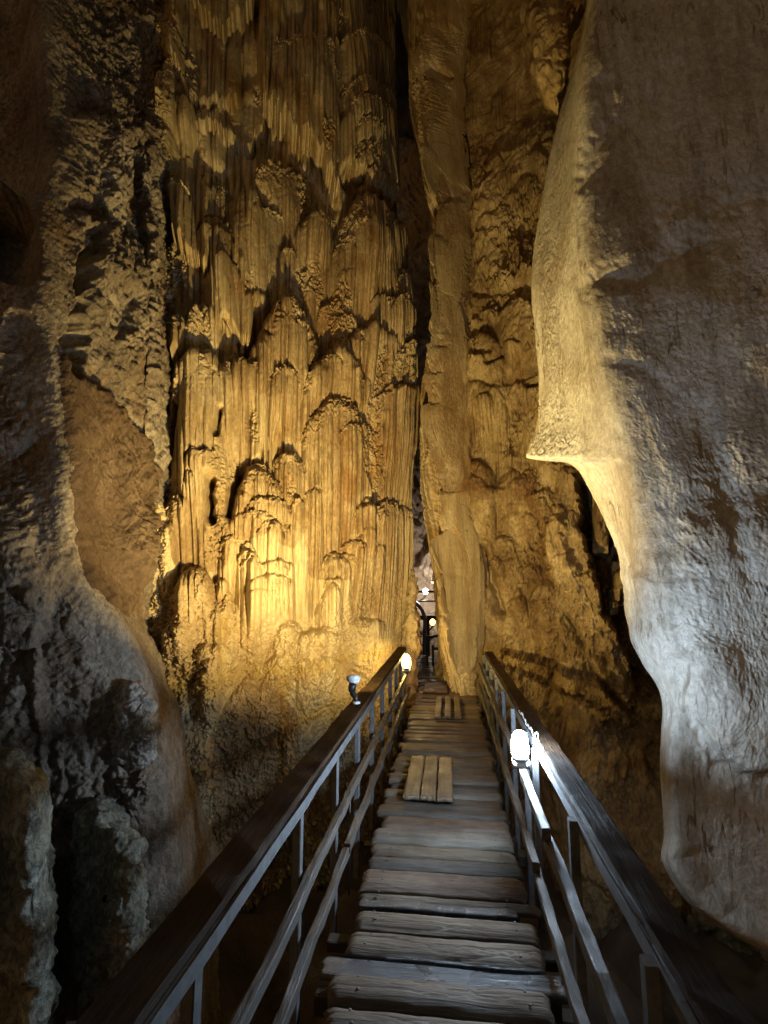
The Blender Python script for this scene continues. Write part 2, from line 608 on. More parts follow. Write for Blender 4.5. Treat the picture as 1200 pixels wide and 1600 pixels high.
def rocky(S, amp, f=1.0, seed=0):
    x, y, z = S.P[..., 0] * f, S.P[..., 1] * f, S.P[..., 2] * f
    wx = fbm(x * 1.1, y * 1.1, z * 1.1, 2, seed + 20) * 0.5
    wz = fbm(x * 1.1 + 9, y * 1.1, z * 1.1, 2, seed + 30) * 0.5
    big = fbm(x * 0.8 + wx, y * 0.8, z * 0.8 + wz, 3, seed)
    mid = billow(x * 3.2 + wx * 2, y * 3.2, z * 2.6 + wz * 2, 3, seed + 5) - 0.9
    return amp * (0.9 * big + 0.28 * mid)


def popcorn(S, f, seed=0, zst=1.4):
    wx = perlin(S.s * f * 0.3, S.z * f * 0.3, 1.1, seed + 9) * 0.8
    return billow(S.s * f + wx, S.z * f * zst + wx, S.H * f * 0.5, 2, seed) - 0.85


def hash01(i, seed):
    return _hash(i.astype(np.int32), (i * 0).astype(np.int32), (i * 0).astype(np.int32), seed) / 4294967296.0


def pop3(S, f, seed=0):
    P = S.P * f
    w = perlin(P[..., 0] * .3, P[..., 1] * .3, P[..., 2] * .3, seed + 9) * 0.8
    return billow(P[..., 0] + w, P[..., 1], P[..., 2] + w, 2, seed) - 0.85


def ribs(S, F, seed, zf=0.55, lo=0.3):
    """half-round vertical ribs (organ pipes) of uneven width that end in tips"""
    ph = S.s * F + 0.9 * perlin(S.s * F * 0.35, S.z * 0.3, 0.5, seed) + 0.16 * perlin(S.s * F * 0.9, S.z * 1.1, 3.5, seed + 1)
    i = np.floor(ph)
    t = (ph - i) * 2 - 1
    r = hash01(i, seed + 2)
    prof = np.sqrt(1 - 0.95 * t * t)
    m = perlin(i * 7.31 + 0.5, S.z * zf + r * 37, 0.3, seed + 3)
    amp = lo + (1 - lo) * sstep(-0.14, 0.03, m) * (0.65 + 0.35 * r)
    return amp * prof - 0.45


# ================================================================== A: the big flowstone wall
ROWS = [-300, 0, 250, 500, 750, 1000, 1250, 1500, 1750]


def flowstone_wall():
    S = Surf([-120, 0, 250, 500, 750, 1000, 1250, 1400, 1500], [
        (170, 5.1), (235, 5.3), (300, 5.6), (400, 6.2), (500, 6.95), [(548, 7.5), (552, 7.55), (570, 7.65), (580, 7.7), (580, 7.7), (580, 7.7), (580, 7.7), (580, 7.7), (580, 7.7)],
        [(566, 8.2), (570, 8.3), (592, 8.35), (622, 8.4), (620, 8.4), (616, 8.4), (600, 8.2), (590, 8.0), (585, 8.0)],
        [(574, 8.8), (580, 8.8), (604, 8.9), (636, 9.0), (636, 9.0), (632, 9.0), (612, 8.9), (600, 8.8), (595, 8.8)],
        (612, 10.2)], 900, 1500, 0.16, (0.22, -0.97, 0))
    x, y = S.x, S.y
    S.k = 1.08
    # broad undulation
    S.H += 0.16 * fbm(S.s * 0.7, S.z * 0.25, 0.5, 3, 11)
    S.H += 0.05 * fbm(S.s * 2.2, S.z * 0.9, 1.5, 3, 15)
    mo, cu, sl = S.mound, S.curtain, S.slab
    # --- the tall upper curtains and the arched column at their right
    cu([(404, 150), (412, 200), (430, 225), (445, 240), (465, 268), (485, 262), (500, 288), (515, 318), (529, 322)], -260, 0.42, 16, 'drapery', sidepx=10)
    cu([(300, 20), (318, 60), (345, 90), (372, 75), (400, 40), (408, 30)], -260, 0.30, 14, 'drapery')
    mo(478, 96, 52, 330, 0.10, 8, 10, 4, None, 0.95)
    cu([(529, 288), (545, 292), (560, 300), (585, 318), (605, 330), (624, 338)], -150, 0.30, 12, 'drapery', sidepx=14)
    for cx, ty, hw, by, H in ((562, 70, 50, 200, .12), (570, 150, 55, 300, .10), (574, 176, 44, 270, .09), (572, 212, 30, 270, .08),
                              (574, 243, 32, 290, .07), (568, 262, 34, 300, .08), (582, 283, 34, 330, .08)):
        mo(cx, ty, hw, by, H, 28, 8, 2.2, None, 0.9)
    # second-storey mounds and their tails
    mo(575, 316, 66, 590, 0.40, 90, 30, 2.0, 'flowstone_dome')
    mo(490, 348, 38, 560, 0.26, 50, 22, 2.0, 'flowstone_dome')
    mo(440, 262, 60, 540, 0.24, 60, 24, 2.4, 'flowstone_dome')
    mo(628, 428, 24, 640, 0.25, 30, 18, 2.0)
    # left diagonal ledge with its curtains
    sl([(246, 150), (300, 175), (345, 215), (395, 245), (430, 290), (425, 330), (380, 300), (330, 262), (285, 225), (250, 200)], 0.16, 14, None, 0.9)
    cu([(246, 112), (262, 118), (285, 155), (300, 192), (330, 204), (350, 196), (378, 190)], 20, 0.24, 10, 'drapery')
    cu([(310, 230), (335, 232), (360, 240), (385, 262), (415, 225)], 120, 0.22, 12, 'drapery')
    cu([(268, 372), (282, 398), (300, 428), (314, 432), (327, 452), (332, 430)], 262, 0.26, 12, 'drapery', sidepx=5)
    cu([(332, 520), (352, 540), (378, 560), (392, 545), (400, 470)], 300, 0.22, 14, 'drapery', sidepx=10)
    mo(385, 318, 46, 560, 0.26, 40, 20, 2.0, 'flowstone_dome')
    mo(345, 300, 26, 430, 0.18, 24, 14, 2.0)
    mo(318, 478, 34, 570, 0.24, 60, 20, 1.6, 'flowstone_dome')
    cu([(252, 545), (262, 560), (275, 580), (285, 575), (296, 510)], 480, 0.24, 14, 'drapery')
    # middle mounds
    mo(448, 478, 58, 720, 0.42, 78, 26, 1.5, 'flowstone_dome')
    mo(576, 516, 52, 640, 0.28, 42, 18, 1.6, 'flowstone_dome')
    mo(520, 556, 62, 700, 0.34, 62, 22, 1.7, 'flowstone_dome')
    mo(615, 606, 34, 860, 0.26, 14, 12, 3.0, 'flowstone_dome')
    mo(315, 552, 50, 930, 0.44, 58, 28, 1.9, 'flowstone_dome')
    mo(366, 562, 32, 800, 0.32, 26, 18, 1.8, 'flowstone_dome')
    mo(522, 630, 54, 940, 0.36, 44, 22, 1.9, 'flowstone_dome')
    mo(436, 592, 26, 700, 0.20, 16, 14, 2.0)
    mo(405, 548, 24, 740, 0.24, 22, 14, 2.0)
    cu([(390, 730), (400, 735), (412, 728), (428, 706), (440, 690)], 570, 0.22, 18, 'drapery')
    mo(450, 708, 28, 880, 0.28, 22, 14, 1.8, 'flowstone_dome')
    mo(402, 728, 46, 860, 0.36, 44, 20, 1.6, 'flowstone_dome')
    for cx, ty, hw, by, H in ((418, 782, 40, 930, .16), (398, 804, 42, 930, .12), (428, 818, 36, 960, .10), (432, 876, 32, 1000, .14),
                              (424, 898, 40, 1010, .14), (412, 918, 36, 1030, .08)):
        mo(cx, ty, hw, by, H, 14, 8, 2.4, None, 0.85)
    # right-hand vertical ribs
    mo(562, 788, 22, 1010, 0.22, 16, 12, 2.0, 'flowstone_dome')
    mo(603, 780, 24, 1020, 0.20, 18, 12, 2.0, 'flowstone_dome')
    mo(520, 862, 26, 1010, 0.22, 26, 14, 1.6)
    mo(514, 905, 24, 1060, 0.22, 50, 16, 1.4)
    mo(572, 966, 30, 1080, 0.16, 10, 10, 3.0)
    mo(625, 790, 16, 1050, 0.14, 14, 12, 2.0)
    for cx in (478, 500, 548, 585, 640):
        S.line([(cx, 600), (cx + 3, 760), (cx - 2, 1000)], 9, 0.07)
    # low domes with popcorn skin
    mo(305, 886, 44, 1080, 0.40, 56, 34, 1.9, 'flowstone_dome')
    mo(248, 782, 16, 930, 0.20, 24, 16, 1.8)
    mo(236, 826, 15, 960, 0.18, 24, 16, 1.8)
    mo(264, 820, 16, 960, 0.18, 24, 16, 1.8)
    mo(452, 968, 26, 1070, 0.22, 22, 16, 1.8)
    mo(452, 1018, 46, 1140, 0.24, 26, 18, 2.0)
    mo(330, 1000, 50, 1220, 0.24, 36, 24, 2.0)
    mo(505, 1020, 40, 1150, 0.24, 34, 22, 2.0)
    mo(400, 1060, 70, 1400, 0.30, 60, 40, 2.0, 'flowstone_dome')
    mo(300, 1120, 60, 1400, 0.30, 60, 40, 2.0)
    mo(548, 1060, 50, 1300, 0.24, 50, 30, 2.0)
    mo(347, 905, 12, 965, 0.14, 8, 8, 2.0)
    mo(356, 925, 8, 965, 0.12, 8, 8, 2.0)
    # random small ledges so that no stretch stays bare
    r = np.random.default_rng(5)
    for k in range(95):
        cx, ty = r.uniform(255, 640), r.uniform(-100, 1050)
        if cx > 395 and ty < 300: continue
        hw = r.uniform(10, 32)
        mo(cx, ty, hw, ty + r.uniform(90, 280), r.uniform(0.05, 0.15), r.uniform(8, 26), r.uniform(5, 10), r.uniform(1.5, 2.5), None, 0.92, 2.5, 0.25)
    # undercut holes and shadowed slots
    S.line([(262, 325), (262, 372)], 8, -0.35)
    S.line([(256, 96), (252, 140)], 10, -0.4)
    S.line([(248, 640), (246, 690), (250, 735)], 8, -0.45)
    S.line([(280, 640), (270, 690), (262, 720)], 5, -0.25)
    S.line([(332, 755), (329, 790), (332, 812)], 6, -0.5)
    S.line([(346, 650), (340, 690)], 3.5, -0.25)
    S.line([(378, 745), (364, 775), (358, 805)], 7, -0.35)
    S.line([(425, 240), (450, 275), (490, 290), (520, 330)], 7, -0.15)
    S.line([(531, 280), (552, 308), (600, 336)], 7, -0.18)
    S.line([(585, 622), (612, 612), (645, 604)], 4, -0.06)
    S.line([(353, 516), (372, 540), (387, 562)], 3.5, -0.16)
    # micro relief: organ-pipe ribs on the faces, knobbly skin on brows and on the foot of the wall
    n = fbm(S.s * 1.1, S.z * 0.8, 4.4, 3, 70)
    n2 = fbm(S.s * 1.6, S.z * 0.7, 9.4, 2, 75)
    fl = sstep(1090, 900, y + 70 * n) * sstep(248, 285, x) * (1 - 0.85 * np.clip(S.brow, 0, 1)) * (1 - 0.75 * sstep(0.32, 0.5, n2))
    pc = np.clip(1 - fl, 0.0, 1)
    S.H += fl * (0.15 * ribs(S, 3.6, 40, 0.4) + 0.085 * ribs(S, 9.5, 44, 0.42) + 0.014 * ribs(S, 22, 47, 0.6))
    S.H += pc * (0.065 * popcorn(S, 6, 50, 1.1) + 0.050 * popcorn(S, 14, 52, 1.7) + 0.016 * popcorn(S, 27, 57, 1.0))
    S.H += fl * 0.006 * popcorn(S, 22, 58, 0.5)
    m = S.mesh('flowstone_wall', mat=M_FLOW, partmats={'flowstone_dome': M_DOME})
    tag(m, 'tall honey coloured flowstone wall with fluted draperies and domes left of the gap', 'flowstone wall')
    return m


def left_wall():
    rows = [-300, 0, 150, 260, 430, 560, 700, 868, 965, 1010, 1100, 1190, 1390, 1600, 1800]
    rid = [66, 64, 74, 80, 70, 95, 110, 118, 185, 212, 240, 262, 292, 310, 330]
    Yr = [3.55, 3.55, 3.55, 3.55, 3.5, 3.5, 3.5, 3.5, 3.7, 3.8, 3.85, 3.9, 3.9, 3.9, 3.9]
    n = len(rows)
    def off(d, Y): return [(rid[i] + d, Yr[i] + Y) for i in range(n)]
    low = [max(0, min(1, (rows[i] - 700) / 250)) for i in range(n)]
    def tl(d, Y): return [(rid[i] + d, Yr[i] + Y * (1 + 1.4 * low[i])) for i in range(n)]
    fill = [(max(rid[i] + 50 - 30 * low[i], 150), Yr[i] + 0.65) for i in range(n)]
    fill2 = [(max(rid[i] + 90 - 58 * low[i], 215), max(Yr[i] + 1.1, 4.75)) for i in range(n)]
    fill3 = [(max(rid[i] + 115 - 70 * low[i], 248), 4.98 + 0.62 * low[i]) for i in range(n)]
    fill4 = [(max(rid[i] + 150 - 95 * low[i], 284), 5.9 + 0.5 * low[i]) for i in range(n)]
    S = Surf(rows, [tl(-1100, -1.1), tl(-620, -0.55), tl(-330, -0.3), tl(-150, -0.16), tl(-60, -0.08), off(0, 0), fill, fill2, fill3, fill4], 700, 1200, 0.22)
    x, y = S.x, S.y
    S.H += rocky(S, 0.16, 0.75, 3)
    sl = S.slab
    sl([(-500, -400), (95, -400), (62, 60), (74, 180), (80, 262), (66, 300), (0, 280), (-500, 250)], -0.45, 10)
    sl([(-60, 285), (30, 305), (52, 345), (66, 430), (20, 446), (-60, 430)], -0.55, 9, seed=4)
    sl([(98, 540), (122, 470), (132, 520), (128, 575), (112, 592)], -0.8, 6, wob=5, seed=2)
    sl([(116, 400), (132, 392), (132, 450), (120, 460)], -0.35, 5, wob=4)
    sl([(150, 445), (180, 440), (200, 470), (188, 520), (160, 525)], -0.12, 8, wob=5, seed=7)
    sl([(120, 365), (140, 360), (150, 400), (130, 412)], -0.16, 6, wob=4, seed=8)
    sl([(82, 255), (105, 180), (150, 190), (190, 240), (198, 300), (180, 338), (105, 312)], 0.22, 14, 'rock_boss', 1.0)
    sl([(95, 340), (185, 345), (230, 430), (240, 560), (232, 690), (160, 610), (140, 480), (120, 400)], 0.14, 18, None, 1.0, seed=3)
    sl([(215, 240), (232, 250), (240, 330), (246, 420), (238, 430), (222, 350)], 0.14, 7, None, 1.0)
    # near face, brown slab in front, lower face
    sl([(-900, 445), (10, 430), (62, 470), (92, 560), (112, 700), (120, 860), (60, 1000), (-900, 1000)], 0.12, 14, None, 1.0)
    sl([(95, 560), (128, 592), (172, 640), (232, 702), (238, 740), (224, 800), (216, 870), (200, 960), (130, 900), (112, 760)], 0.26, 9, 'rock_slab', 1.0, 4.0)
    sl([(150, 655), (190, 660), (220, 720), (212, 790), (170, 800), (140, 740)], -0.07, 16)
    sl([(-900, 830), (60, 830), (118, 868), (180, 970), (215, 1040), (240, 1110), (262, 1190), (290, 1390), (330, 1800), (-900, 1800)], 0.16, 22, None, 1.0)
    S.line([(100, 560), (108, 660), (104, 800), (118, 868)], 8, 0.07)
    S.line([(62, 1010), (66, 1120), (70, 1230)], 7, 0.06)
    S.line([(72, 1150), (80, 1260), (140, 1330)], 14, -0.06)
    S.line([(8, 860), (12, 1000), (0, 1100)], 6, -0.03)
    S.line([(146, 1060), (140, 1160), (150, 1260)], 5, -0.025)
    for (cx, cy, rr, h) in ((55, 928, 10, .06), (108, 970, 8, .05), (60, 975, 6, .04), (112, 945, 6, .04), (130, 1080, 14, .05), (20, 690, 14, .04)):
        S.mound(cx, cy - rr, rr, cy + rr * 2, h, rr, rr, 2.0, None, 1.0)
    rough = sstep(90, 130, x) * sstep(620, 420, y)
    rpx = np.interp(y, [-300, 0, 150, 260, 430, 560, 700, 868, 965, 1010, 1100, 1190, 1390, 1600], [66, 64, 74, 80, 70, 95, 110, 118, 185, 212, 240, 262, 292, 310])
    calm = 1 - 0.85 * np.exp(-((x - rpx + 5) / 60.0) ** 2)
    S.H *= calm
    S.H += calm * (0.03 + 0.025 * rough) * pop3(S, 4.5, 80) + calm * (0.024 + 0.010 * rough) * pop3(S, 12, 83) + 0.011 * (0.3 + 0.7 * calm) * pop3(S, 30, 85)
    m = S.mesh('left_rock_wall', M_LEFT, {'rock_slab': M_MUD})
    for ch in m.children:
        if ch.name.startswith('rock_slab'): ch['label'] = 'smooth brown mud coated slab'
    tag(m, 'rough grey brown rock wall with dark hollows along the left edge', 'rock wall')
    return m


def blob(name, poly, Y, thick, mat, label, cat, n=110, parent=None, amp=0.05, f=4.0, slope=(0, 0), back=None, flat=0.7, seed=0):
    """closed rock whose outline is poly (photo pixels) at distance Y; rounded front and back"""
    p = np.array(poly, float)
    lo, hi = p.min(0), p.max(0)
    c = p.mean(0)
    # radial grid: rings from centre to the outline, resampled
    q = np.concatenate([p, p[:1]])
    L = np.concatenate([[0], np.cumsum(np.hypot(*np.diff(q, axis=0).T))])
    t = np.linspace(0, L[-1], n * 2, endpoint=False)
    ex, ey = np.interp(t, L, q[:, 0]), np.interp(t, L, q[:, 1])
    for _ in range(2):
        ex = (np.roll(ex, 1) + 2 * ex + np.roll(ex, -1)) / 4; ey = (np.roll(ey, 1) + 2 * ey + np.roll(ey, -1)) / 4
    nr = n // 2
    V = []
    D = back or thick
    phis = np.linspace(0.02, math.pi - 0.02, nr * 2)
    W = np.zeros((len(phis), len(t), 3))
    rl = np.concatenate([np.linspace(0.01, 1, nr) ** 0.75, np.linspace(1, 0.01, nr) ** 0.75])
    ee = 2.2 / flat
    for k, rr in enumerate(rl):
        q_ = max(0.0, 1 - rr ** ee) ** 0.62
        dd = -thick * q_ if k < nr else D * q_
        for i in range(len(t)):
            X, Yp = c[0] + (ex[i] - c[0]) * rr, c[1] + (ey[i] - c[1]) * rr
            W[k, i] = pt(X, Yp, Y + dd + slope[0] * (X - c[0]) / 100 + slope[1] * (Yp - c[1]) / 100)
    N = np.cross(np.roll(W, -1, 1) - np.roll(W, 1, 1), np.gradient(W, axis=0))
    N /= np.linalg.norm(N, axis=2, keepdims=True) + 1e-9
    if (N[:nr] * (CAM - W[:nr])).sum() < 0: N = -N
    X, Yy, Z = W[..., 0] * f, W[..., 1] * f, W[..., 2] * f
    h = amp * (1.2 * fbm(X * .5, Yy * .5, Z * .5, 3, seed) + 0.8 * (billow(X, Yy, Z, 3, seed + 4) - 0.9) + 0.25 * (billow(X * 3.5, Yy * 3.5, Z * 3.5, 2, seed + 8) - .8))
    W = W + N * h[..., None]
    nk, ni = len(phis), len(t)
    a = np.arange((nk - 1) * ni); r, cc = a // ni, a % ni
    F = np.stack([r * ni + cc, r * ni + (cc + 1) % ni, (r + 1) * ni + (cc + 1) % ni, (r + 1) * ni + cc], 1)
    V = W.reshape(-1, 3)
    q_ = F[::5]
    if ((np.cross(V[q_[:, 1]] - V[q_[:, 0]], V[q_[:, 2]] - V[q_[:, 0]]) * N.reshape(-1, 3)[q_[:, 0]]).sum(1) > 0).mean() < 0.5: F = F[:, ::-1]
    o = mesh_np(name, V, F, mat, parent)
    if label: tag(o, label, cat)
    return o


def right_column():
    S = Surf([-300, 0, 100, 180, 250, 330, 400, 500, 560, 640, 720, 800, 860, 920, 1000, 1060, 1090, 1130],
             [(720, 11.5),
              [(650, 10.0), (650, 10.0), (652, 10.0), (655, 10.0), (668, 10.0), (684, 10), (690, 10), (690, 10), (678, 10), (668, 10), (670, 10), (680, 10), (688, 10), (696, 10), (704, 10), (712, 10), (716, 10), (716, 10)],
              [(638, 9.0), (640, 9.0), (641, 9), (643, 9), (657, 9), (674, 9), (681, 9), (682, 9), (669, 9), (659, 9), (661, 9), (669, 9), (677, 9), (686, 9), (692, 9), (700, 8.9), (706, 8.8), (706, 8.8)],
              [(665, 8.6), (664, 8.6), (664, 8.6), (668, 8.6), (680, 8.6), (692, 8.6), (697, 8.6), (698, 8.6), (690, 8.5), (684, 8.5), (686, 8.5), (692, 8.5), (698, 8.45), (706, 8.45), (712, 8.4), (716, 8.35), (720, 8.3), (720, 8.3)],
              [(700, 8.55), (700, 8.55), (700, 8.5), (700, 8.5), (705, 8.5), (712, 8.5), (716, 8.5), (716, 8.5), (714, 8.4), (712, 8.4), (716, 8.35), (718, 8.3), (722, 8.3), (728, 8.3), (732, 8.25), (738, 8.2), (740, 8.2), (740, 8.2)],
              [(735, 8.7), (735, 8.7), (728, 8.7), (726, 8.7), (730, 8.7), (740, 8.7), (745, 8.7), (735, 8.7), (738, 8.6), (740, 8.6), (742, 8.6), (742, 8.55), (752, 8.5), (755, 8.5), (750, 8.45), (752, 8.4), (756, 8.4), (756, 8.4)],
              [(745, 9.4), (745, 9.4), (735, 9.4), (733, 9.4), (738, 9.4), (748, 9.4), (752, 9.4), (742, 9.4), (745, 9.4), (748, 9.4), (750, 9.4), (750, 9.3), (758, 9.2), (760, 9.2), (754, 9.2), (756, 9.1), (759, 9.1), (759, 9.1)],
              (745, 10.5)], 560, 1300, 0.16, (-0.55, -0.85, 0))
    x, y = S.x, S.y
    S.k = 1.7
    S.H += 0.05 * fbm(S.s * 1.5, S.z * 0.5, 0.5, 3, 21)
    cu, mo = S.curtain, S.mound
    mo(690, 132, 24, 420, 0.22, 24, 18, 2.2, 'flowstone_dome')
    cu([(672, 350), (690, 345), (700, 322), (706, 292), (716, 296), (722, 285)], 140, 0.16, 16, 'drapery', sidepx=6)
    mo(722, 316, 32, 540, 0.26, 44, 26, 1.8, 'flowstone_dome')
    mo(700, 505, 30, 640, 0.20, 40, 20, 1.6, 'flowstone_dome')
    mo(705, 590, 34, 800, 0.20, 20, 14, 2.4, 'flowstone_dome')
    mo(672, 636, 14, 1000, 0.14, 10, 8, 2.2)
    cu([(680, 520), (690, 545), (700, 530), (716, 490), (734, 460)], 360, 0.16, 10, 'drapery')
    mo(712, 830, 30, 1100, 0.16, 60, 24, 1.6, 'drapery')
    for cx, ty, hw, by, H in ((708, 380, 34, 500, .16), (702, 455, 28, 560, .14), (705, 545, 30, 660, .15), (712, 640, 34, 760, .16), (700, 700, 30, 830, .14), (716, 765, 30, 880, .15),
                              (704, 835, 28, 930, .12), (722, 900, 28, 1010, .14), (708, 960, 26, 1070, .12), (690, 240, 28, 360, .14), (684, 60, 34, 200, .16)):
        mo(cx, ty, hw, by, H, 26, 11, 1.8, None, 0.85, 2.5, 0.25)
    S.line([(700, 840), (722, 900), (738, 960), (735, 1020), (748, 1085)], 5, 0.12)
    for k in range(60):
        r = RNG
        cx, ty = r.uniform(655, 750), r.uniform(150, 1000)
        mo(cx, ty, r.uniform(6, 16), ty + r.uniform(20, 120), r.uniform(.02, .06), r.uniform(4, 10), r.uniform(4, 8), 2, None, .92, 2.5, .25)
    S.line([(690, 118), (706, 124)], 8, -0.35)
    S.line([(722, 296), (738, 305)], 6, -0.2)
    n = fbm(S.s * 1.6, S.z * 1.2, 4.4, 3, 170)
    fl = np.clip(0.8 + 1.2 * n, 0.1, 1) * (1 - 0.8 * np.clip(S.brow, 0, 1))
    S.H += fl * (0.20 * ribs(S, 4.2, 140, 0.35) + 0.13 * ribs(S, 9.5, 144, 0.45) + 0.02 * ribs(S, 22, 147, 0.8)) + 0.05 * sstep(-0.1, 0.3, fbm(S.s * 1.3, S.z * 0.9, 7.7, 2, 175)) * popcorn(S, 4, 178, 3.2)
    S.H += (1 - fl) * (0.04 * popcorn(S, 7, 150, 2.2) + 0.03 * popcorn(S, 15, 152, 2.0)) + 0.008 * popcorn(S, 30, 157, 1.0)
    m = S.mesh('flowstone_column', M_FLOW, {'flowstone_dome': M_DOME})
    tag(m, 'slender fluted flowstone column standing beside the narrow passage', 'flowstone column')
    return m


def right_wall():
    S = Surf(ROWS, [(680, 9.9), (712, 9.0), (745, 8.62), (800, 8.3), (860, 7.8), (930, 7.2), (1010, 6.8), (1100, 6.5), (1250, 6.0)], 640, 1250, 0.16, (-0.12, -1, 0))
    x, y = S.x, S.y
    S.H += rocky(S, 0.24, 0.9, 203) * (0.35 + 0.65 * sstep(150, 330, y))
    sl = S.slab
    S.k = 1.6
    # ledges and bosses
    sl([(742, 300), (800, 205), (870, 190), (900, 300), (850, 440), (800, 460), (755, 430)], 0.10, 16, None, 1.0)
    S.mound(842, 250, 22, 340, 0.16, 14, 12, 2.0, 'rock_boss')
    S.curtain([(790, 330), (800, 462), (812, 455), (820, 400)], 352, 0.12, 20, None)
    S.line([(745, 455), (790, 462), (840, 448)], 6, -0.16)
    S.line([(775, 490), (800, 478), (850, 476)], 5, -0.14)
    S.mound(815, 476, 44, 620, 0.22, 26, 18, 2.0, 'rock_boss')
    S.mound(812, 508, 24, 600, 0.08, 10, 10, 2.0)
    S.line([(790, 600), (820, 590), (850, 574)], 6, -0.14)
    S.line([(826, 602), (848, 596)], 5, -0.25)
    S.mound(755, 520, 40, 680, 0.20, 34, 18, 1.6, 'rock_boss')
    S.line([(732, 540), (742, 560), (768, 556)], 4, -0.12)
    S.line([(764, 576), (785, 562)], 4, -0.14)
    S.mound(752, 600, 44, 720, 0.16, 26, 16, 2.0)
    S.mound(748, 720, 26, 900, 0.16, 22, 14, 2.0)
    # niche under the overhanging lip
    sl([(850, 760), (858, 725), (885, 705), (910, 720), (930, 790), (925, 850), (890, 800), (862, 800)], -0.22, 14, wob=3)
    # dark fissure between this wall and the foreground rock
    sl([(900, 735), (930, 725), (965, 800), (985, 850), (1010, 900), (1030, 960), (1040, 1040), (1060, 1090), (1000, 1088),
        (975, 1010), (945, 955), (936, 905), (918, 860), (905, 800)], -1.6, 5, wob=5, wf=14, seed=2)
    S.mound(938, 770, 16, 860, 0.35, 14, 10, 2.0)
    S.mound(970, 890, 12, 950, 0.45, 10, 10, 2.0)
    S.mound(962, 940, 8, 965, 0.3, 6, 6, 2.0)
    # knobbly rib
    sl([(850, 810), (878, 815), (890, 860), (905, 900), (940, 890), (950, 930), (970, 985), (960, 1030), (940, 1010), (905, 960), (875, 920), (850, 880)], 0.18, 9, 'rock_rib', 1.0, 6, 16)
    sl([(905, 1015), (945, 1035), (985, 1080), (985, 1130), (940, 1120), (890, 1075), (872, 1035)], 0.2, 9, 'rock_boss', 1.0, 6, 16, seed=6)
    sl([(930, 1030), (968, 1040), (978, 1075), (955, 1072)], 0.15, 6, None, 1.0, 4)
    S.line([(885, 965), (912, 1010), (920, 1040), (950, 1070), (985, 1110)], 6, -0.28)
    S.line([(868, 830), (878, 880), (890, 930)], 5, -0.07)
    S.line([(752, 860), (765, 905), (782, 955)], 6, -0.35)
    S.line([(740, 880), (775, 960), (805, 972)], 6, -0.06)
    S.mound(815, 930, 9, 965, 0.08, 6, 6, 2.0)
    S.line([(828, 850), (822, 885)], 6, 0.06)
    sl([(760, 1170), (1000, 1190), (1060, 1260), (1060, 1900), (700, 1900)], 0.25, 20, None, 1.0)
    r = np.random.default_rng(9)
    for k in range(90):
        cx, ty = r.uniform(745, 990), r.uniform(230, 1120)
        S.mound(cx, ty, r.uniform(6, 22), ty + r.uniform(14, 60), r.uniform(.03, .09), r.uniform(5, 14), r.uniform(5, 9), 2, None, .95, 2.5, .3)
    n = fbm(S.s * 1.3, S.z * 1.0, 4.4, 3, 270)
    fl = sstep(0.0, 0.25, n) * sstep(930, 800, x) * sstep(900, 700, y)
    S.H += fl * (0.06 * ribs(S, 5, 240) + 0.06 * ribs(S, 11, 244))
    rg = 0.3 + 0.7 * sstep(-0.2, 0.2, fbm(S.s * 0.9, S.z * 0.9, 1.4, 3, 275))
    rg = rg * sstep(150, 330, y)
    S.H += rg * (1 - 0.6 * fl) * (0.11 * popcorn(S, 4.0, 250, 1.0) + 0.05 * popcorn(S, 12, 252, 1.0) + 0.014 * popcorn(S, 32, 257, 1.0))
    m = S.mesh('brown_rock_wall', M_RIGHT)
    tag(m, 'knobbly brown rock wall behind the right railing with a dark fissure', 'rock wall')
    return m


